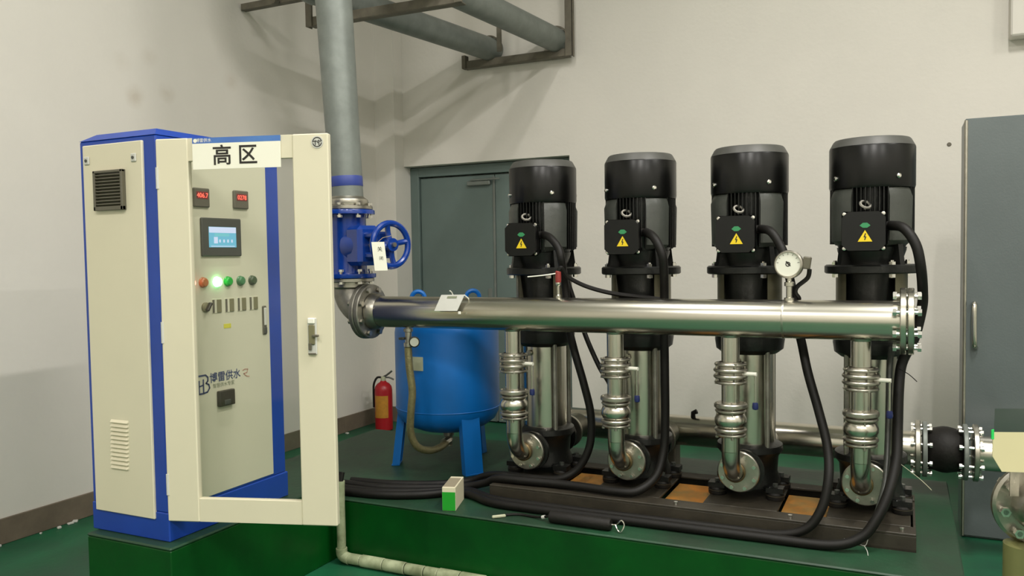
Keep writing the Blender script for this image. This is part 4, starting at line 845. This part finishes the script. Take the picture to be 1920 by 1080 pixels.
B().bx(-2.49, -2.44, 4.47, 4.49, 3.0, ZC, 0.002).done('upright', 'bracket_steel', br2)
B().bx(-4.19, -3.62, 4.47, 4.52, 3.19, 3.235, 0.002).done('wall_arm', 'bracket_steel', br2)
B().lathe([(0.0, 0), (0.025, 0), (0.025, 0.04), (0, 0.04)], (-3.86, 4.46, 3.20), (0, -1, 0), 6).done('arm_bolt', 'bracket_steel', br2)
br3 = B().bx(-2.80, -2.765, 5.68, 5.70, 3.0, ZC, 0.002).done('pipe_hanger', 'bracket_steel'); tag(br3, 'flat steel hanger strip dropping between the two overhead pipes', 'hanger')

# ================================================================== RIGHT SIDE
kx0, kx1, ky0, ky1, kz = 0.272, 1.25, 4.66, 4.96, 2.092
ck = thing('tall_steel_cabinet', 'tall blue grey steel cabinet at the right edge with a tubular pull handle', 'cabinet', ((kx0+kx1)/2, (ky0+ky1)/2, 0))
B().bx(kx0, kx1, ky0+0.012, ky1, 0.0, kz, 0.004).done('body', 'steel_cabinet', ck)
B().bx(kx0+0.006, kx1-0.006, ky0-0.004, ky0+0.0125, 0.012, kz-0.004, 0.003).done('door', 'steel_cabinet', ck)
B().lathe([(0, 0), (0.009, 0), (0.009, kz-0.02), (0, kz-0.02)], (kx0+0.004, ky0+0.001, 0.01), (0, 0, 1), 14).done('edge_strip', 'stainless_rough', ck)
B().tube([(0.318, ky0, 1.18), (0.318, ky0-0.025, 1.18), (0.316, ky0-0.042, 1.16), (0.316, ky0-0.045, 1.07), (0.318, ky0-0.042, 0.985), (0.322, ky0-0.025, 0.965), (0.326, ky0, 0.962)], 0.0115, 10, 4).done('pull_handle', 'stainless', ck)
# second pipe set in the foreground, cut by the frame
fp = thing('foreground_pipe', 'stainless pipe end with bolted flange at the lower right corner', 'pipe', (0.36, 2.8, 0))
B().lathe([(0, 0), (0.066, 0), (0.066, 1.3), (0, 1.3)], (0.368, 2.90, 0.672), (0.25, -0.97, 0), 36).done('pipe', 'stainless_rough', fp)
B().disc((0.368, 2.905, 0.672), (0.25, -0.97, 0.0), 0.125, 0.03, 40, 0, 0.008).done('flange', 'stainless_rough', fp)
B().lathe([(0, 0.0), (0.072, 0.0), (0.074, 0.02), (0.07, 0.05), (0.06, 0.075), (0, 0.08)], (0.368, 2.895, 0.672), (0.25, -0.97, 0), 32).done('hub', 'stainless_rough', fp)
bolt_ring(fp, (0.366, 2.90, 0.672), (0.25, -0.97, 0), 0.098, 8, 0.015, 0.085, a0=0.15)
B().lathe([(0, 0), (0.075, 0), (0.075, 0.02), (0.058, 0.024), (0.058, 0.56), (0, 0.56)], (0.335, 2.86, 0.0), (0, 0, 1), 28).done('support_post', 'olive_paint', fp)
# cream card in a clear sleeve
b = B(); cr = Matrix.Rotation(0.35, 3, 'Z')
cu2 = Vector((math.cos(0.3), math.sin(0.3), 0)); o = Vector((0.238, 2.76, 0.0))
sc = thing('sleeved_card', 'cream card in a clear plastic sleeve above the foreground flange', 'sign', (0.30, 2.78, 0.80))
B().prism([(0.0, 0.842), (0.026, 0.797), (0.20, 0.795), (0.20, 0.915), (0.0, 0.913)], o, cu2, Vector((0, 0, 1)), 0.003).done('card', 'card_cream', sc, False)
B().prism([(0.004, 0.913), (0.20, 0.915), (0.20, 0.985), (0.006, 0.982)], o, cu2, Vector((0, 0, 1)), 0.002).done('sleeve', 'clear_sleeve', sc, False)
B().prism([(-0.004, 0.893), (0.003, 0.893), (0.003, 0.922), (-0.004, 0.920)], o-Vector((0, 0.002, 0)), cu2, Vector((0, 0, 1)), 0.004).done('green_edge', 'green_plastic', sc, False)
B().prism([(0.05, 0.72), (0.075, 0.72), (0.075, 0.90), (0.05, 0.90)], o+Vector((0.0, 0.02, 0)), cu2, Vector((0, 0, 1)), 0.004).done('holder', 'stainless_rough', sc, False)
# trunking end high on the back wall, small hole mark
tag(B().bx(0.60, 0.86, 6.08, 6.22, 2.78, ZC, 0.01).done('wall_trunking', 'wall_paint'), 'beige painted trunking ending on the back wall at the upper right corner', 'trunking')
tag(B().lathe([(0, 0), (0.014, 0), (0.011, 0.008), (0, 0.008)], (0.269, YB, 2.144), (0, -1, 0), 12).done('wall_anchor', 'bracket_steel'), 'small metal anchor in the back wall beside the tall steel cabinet', 'anchor')
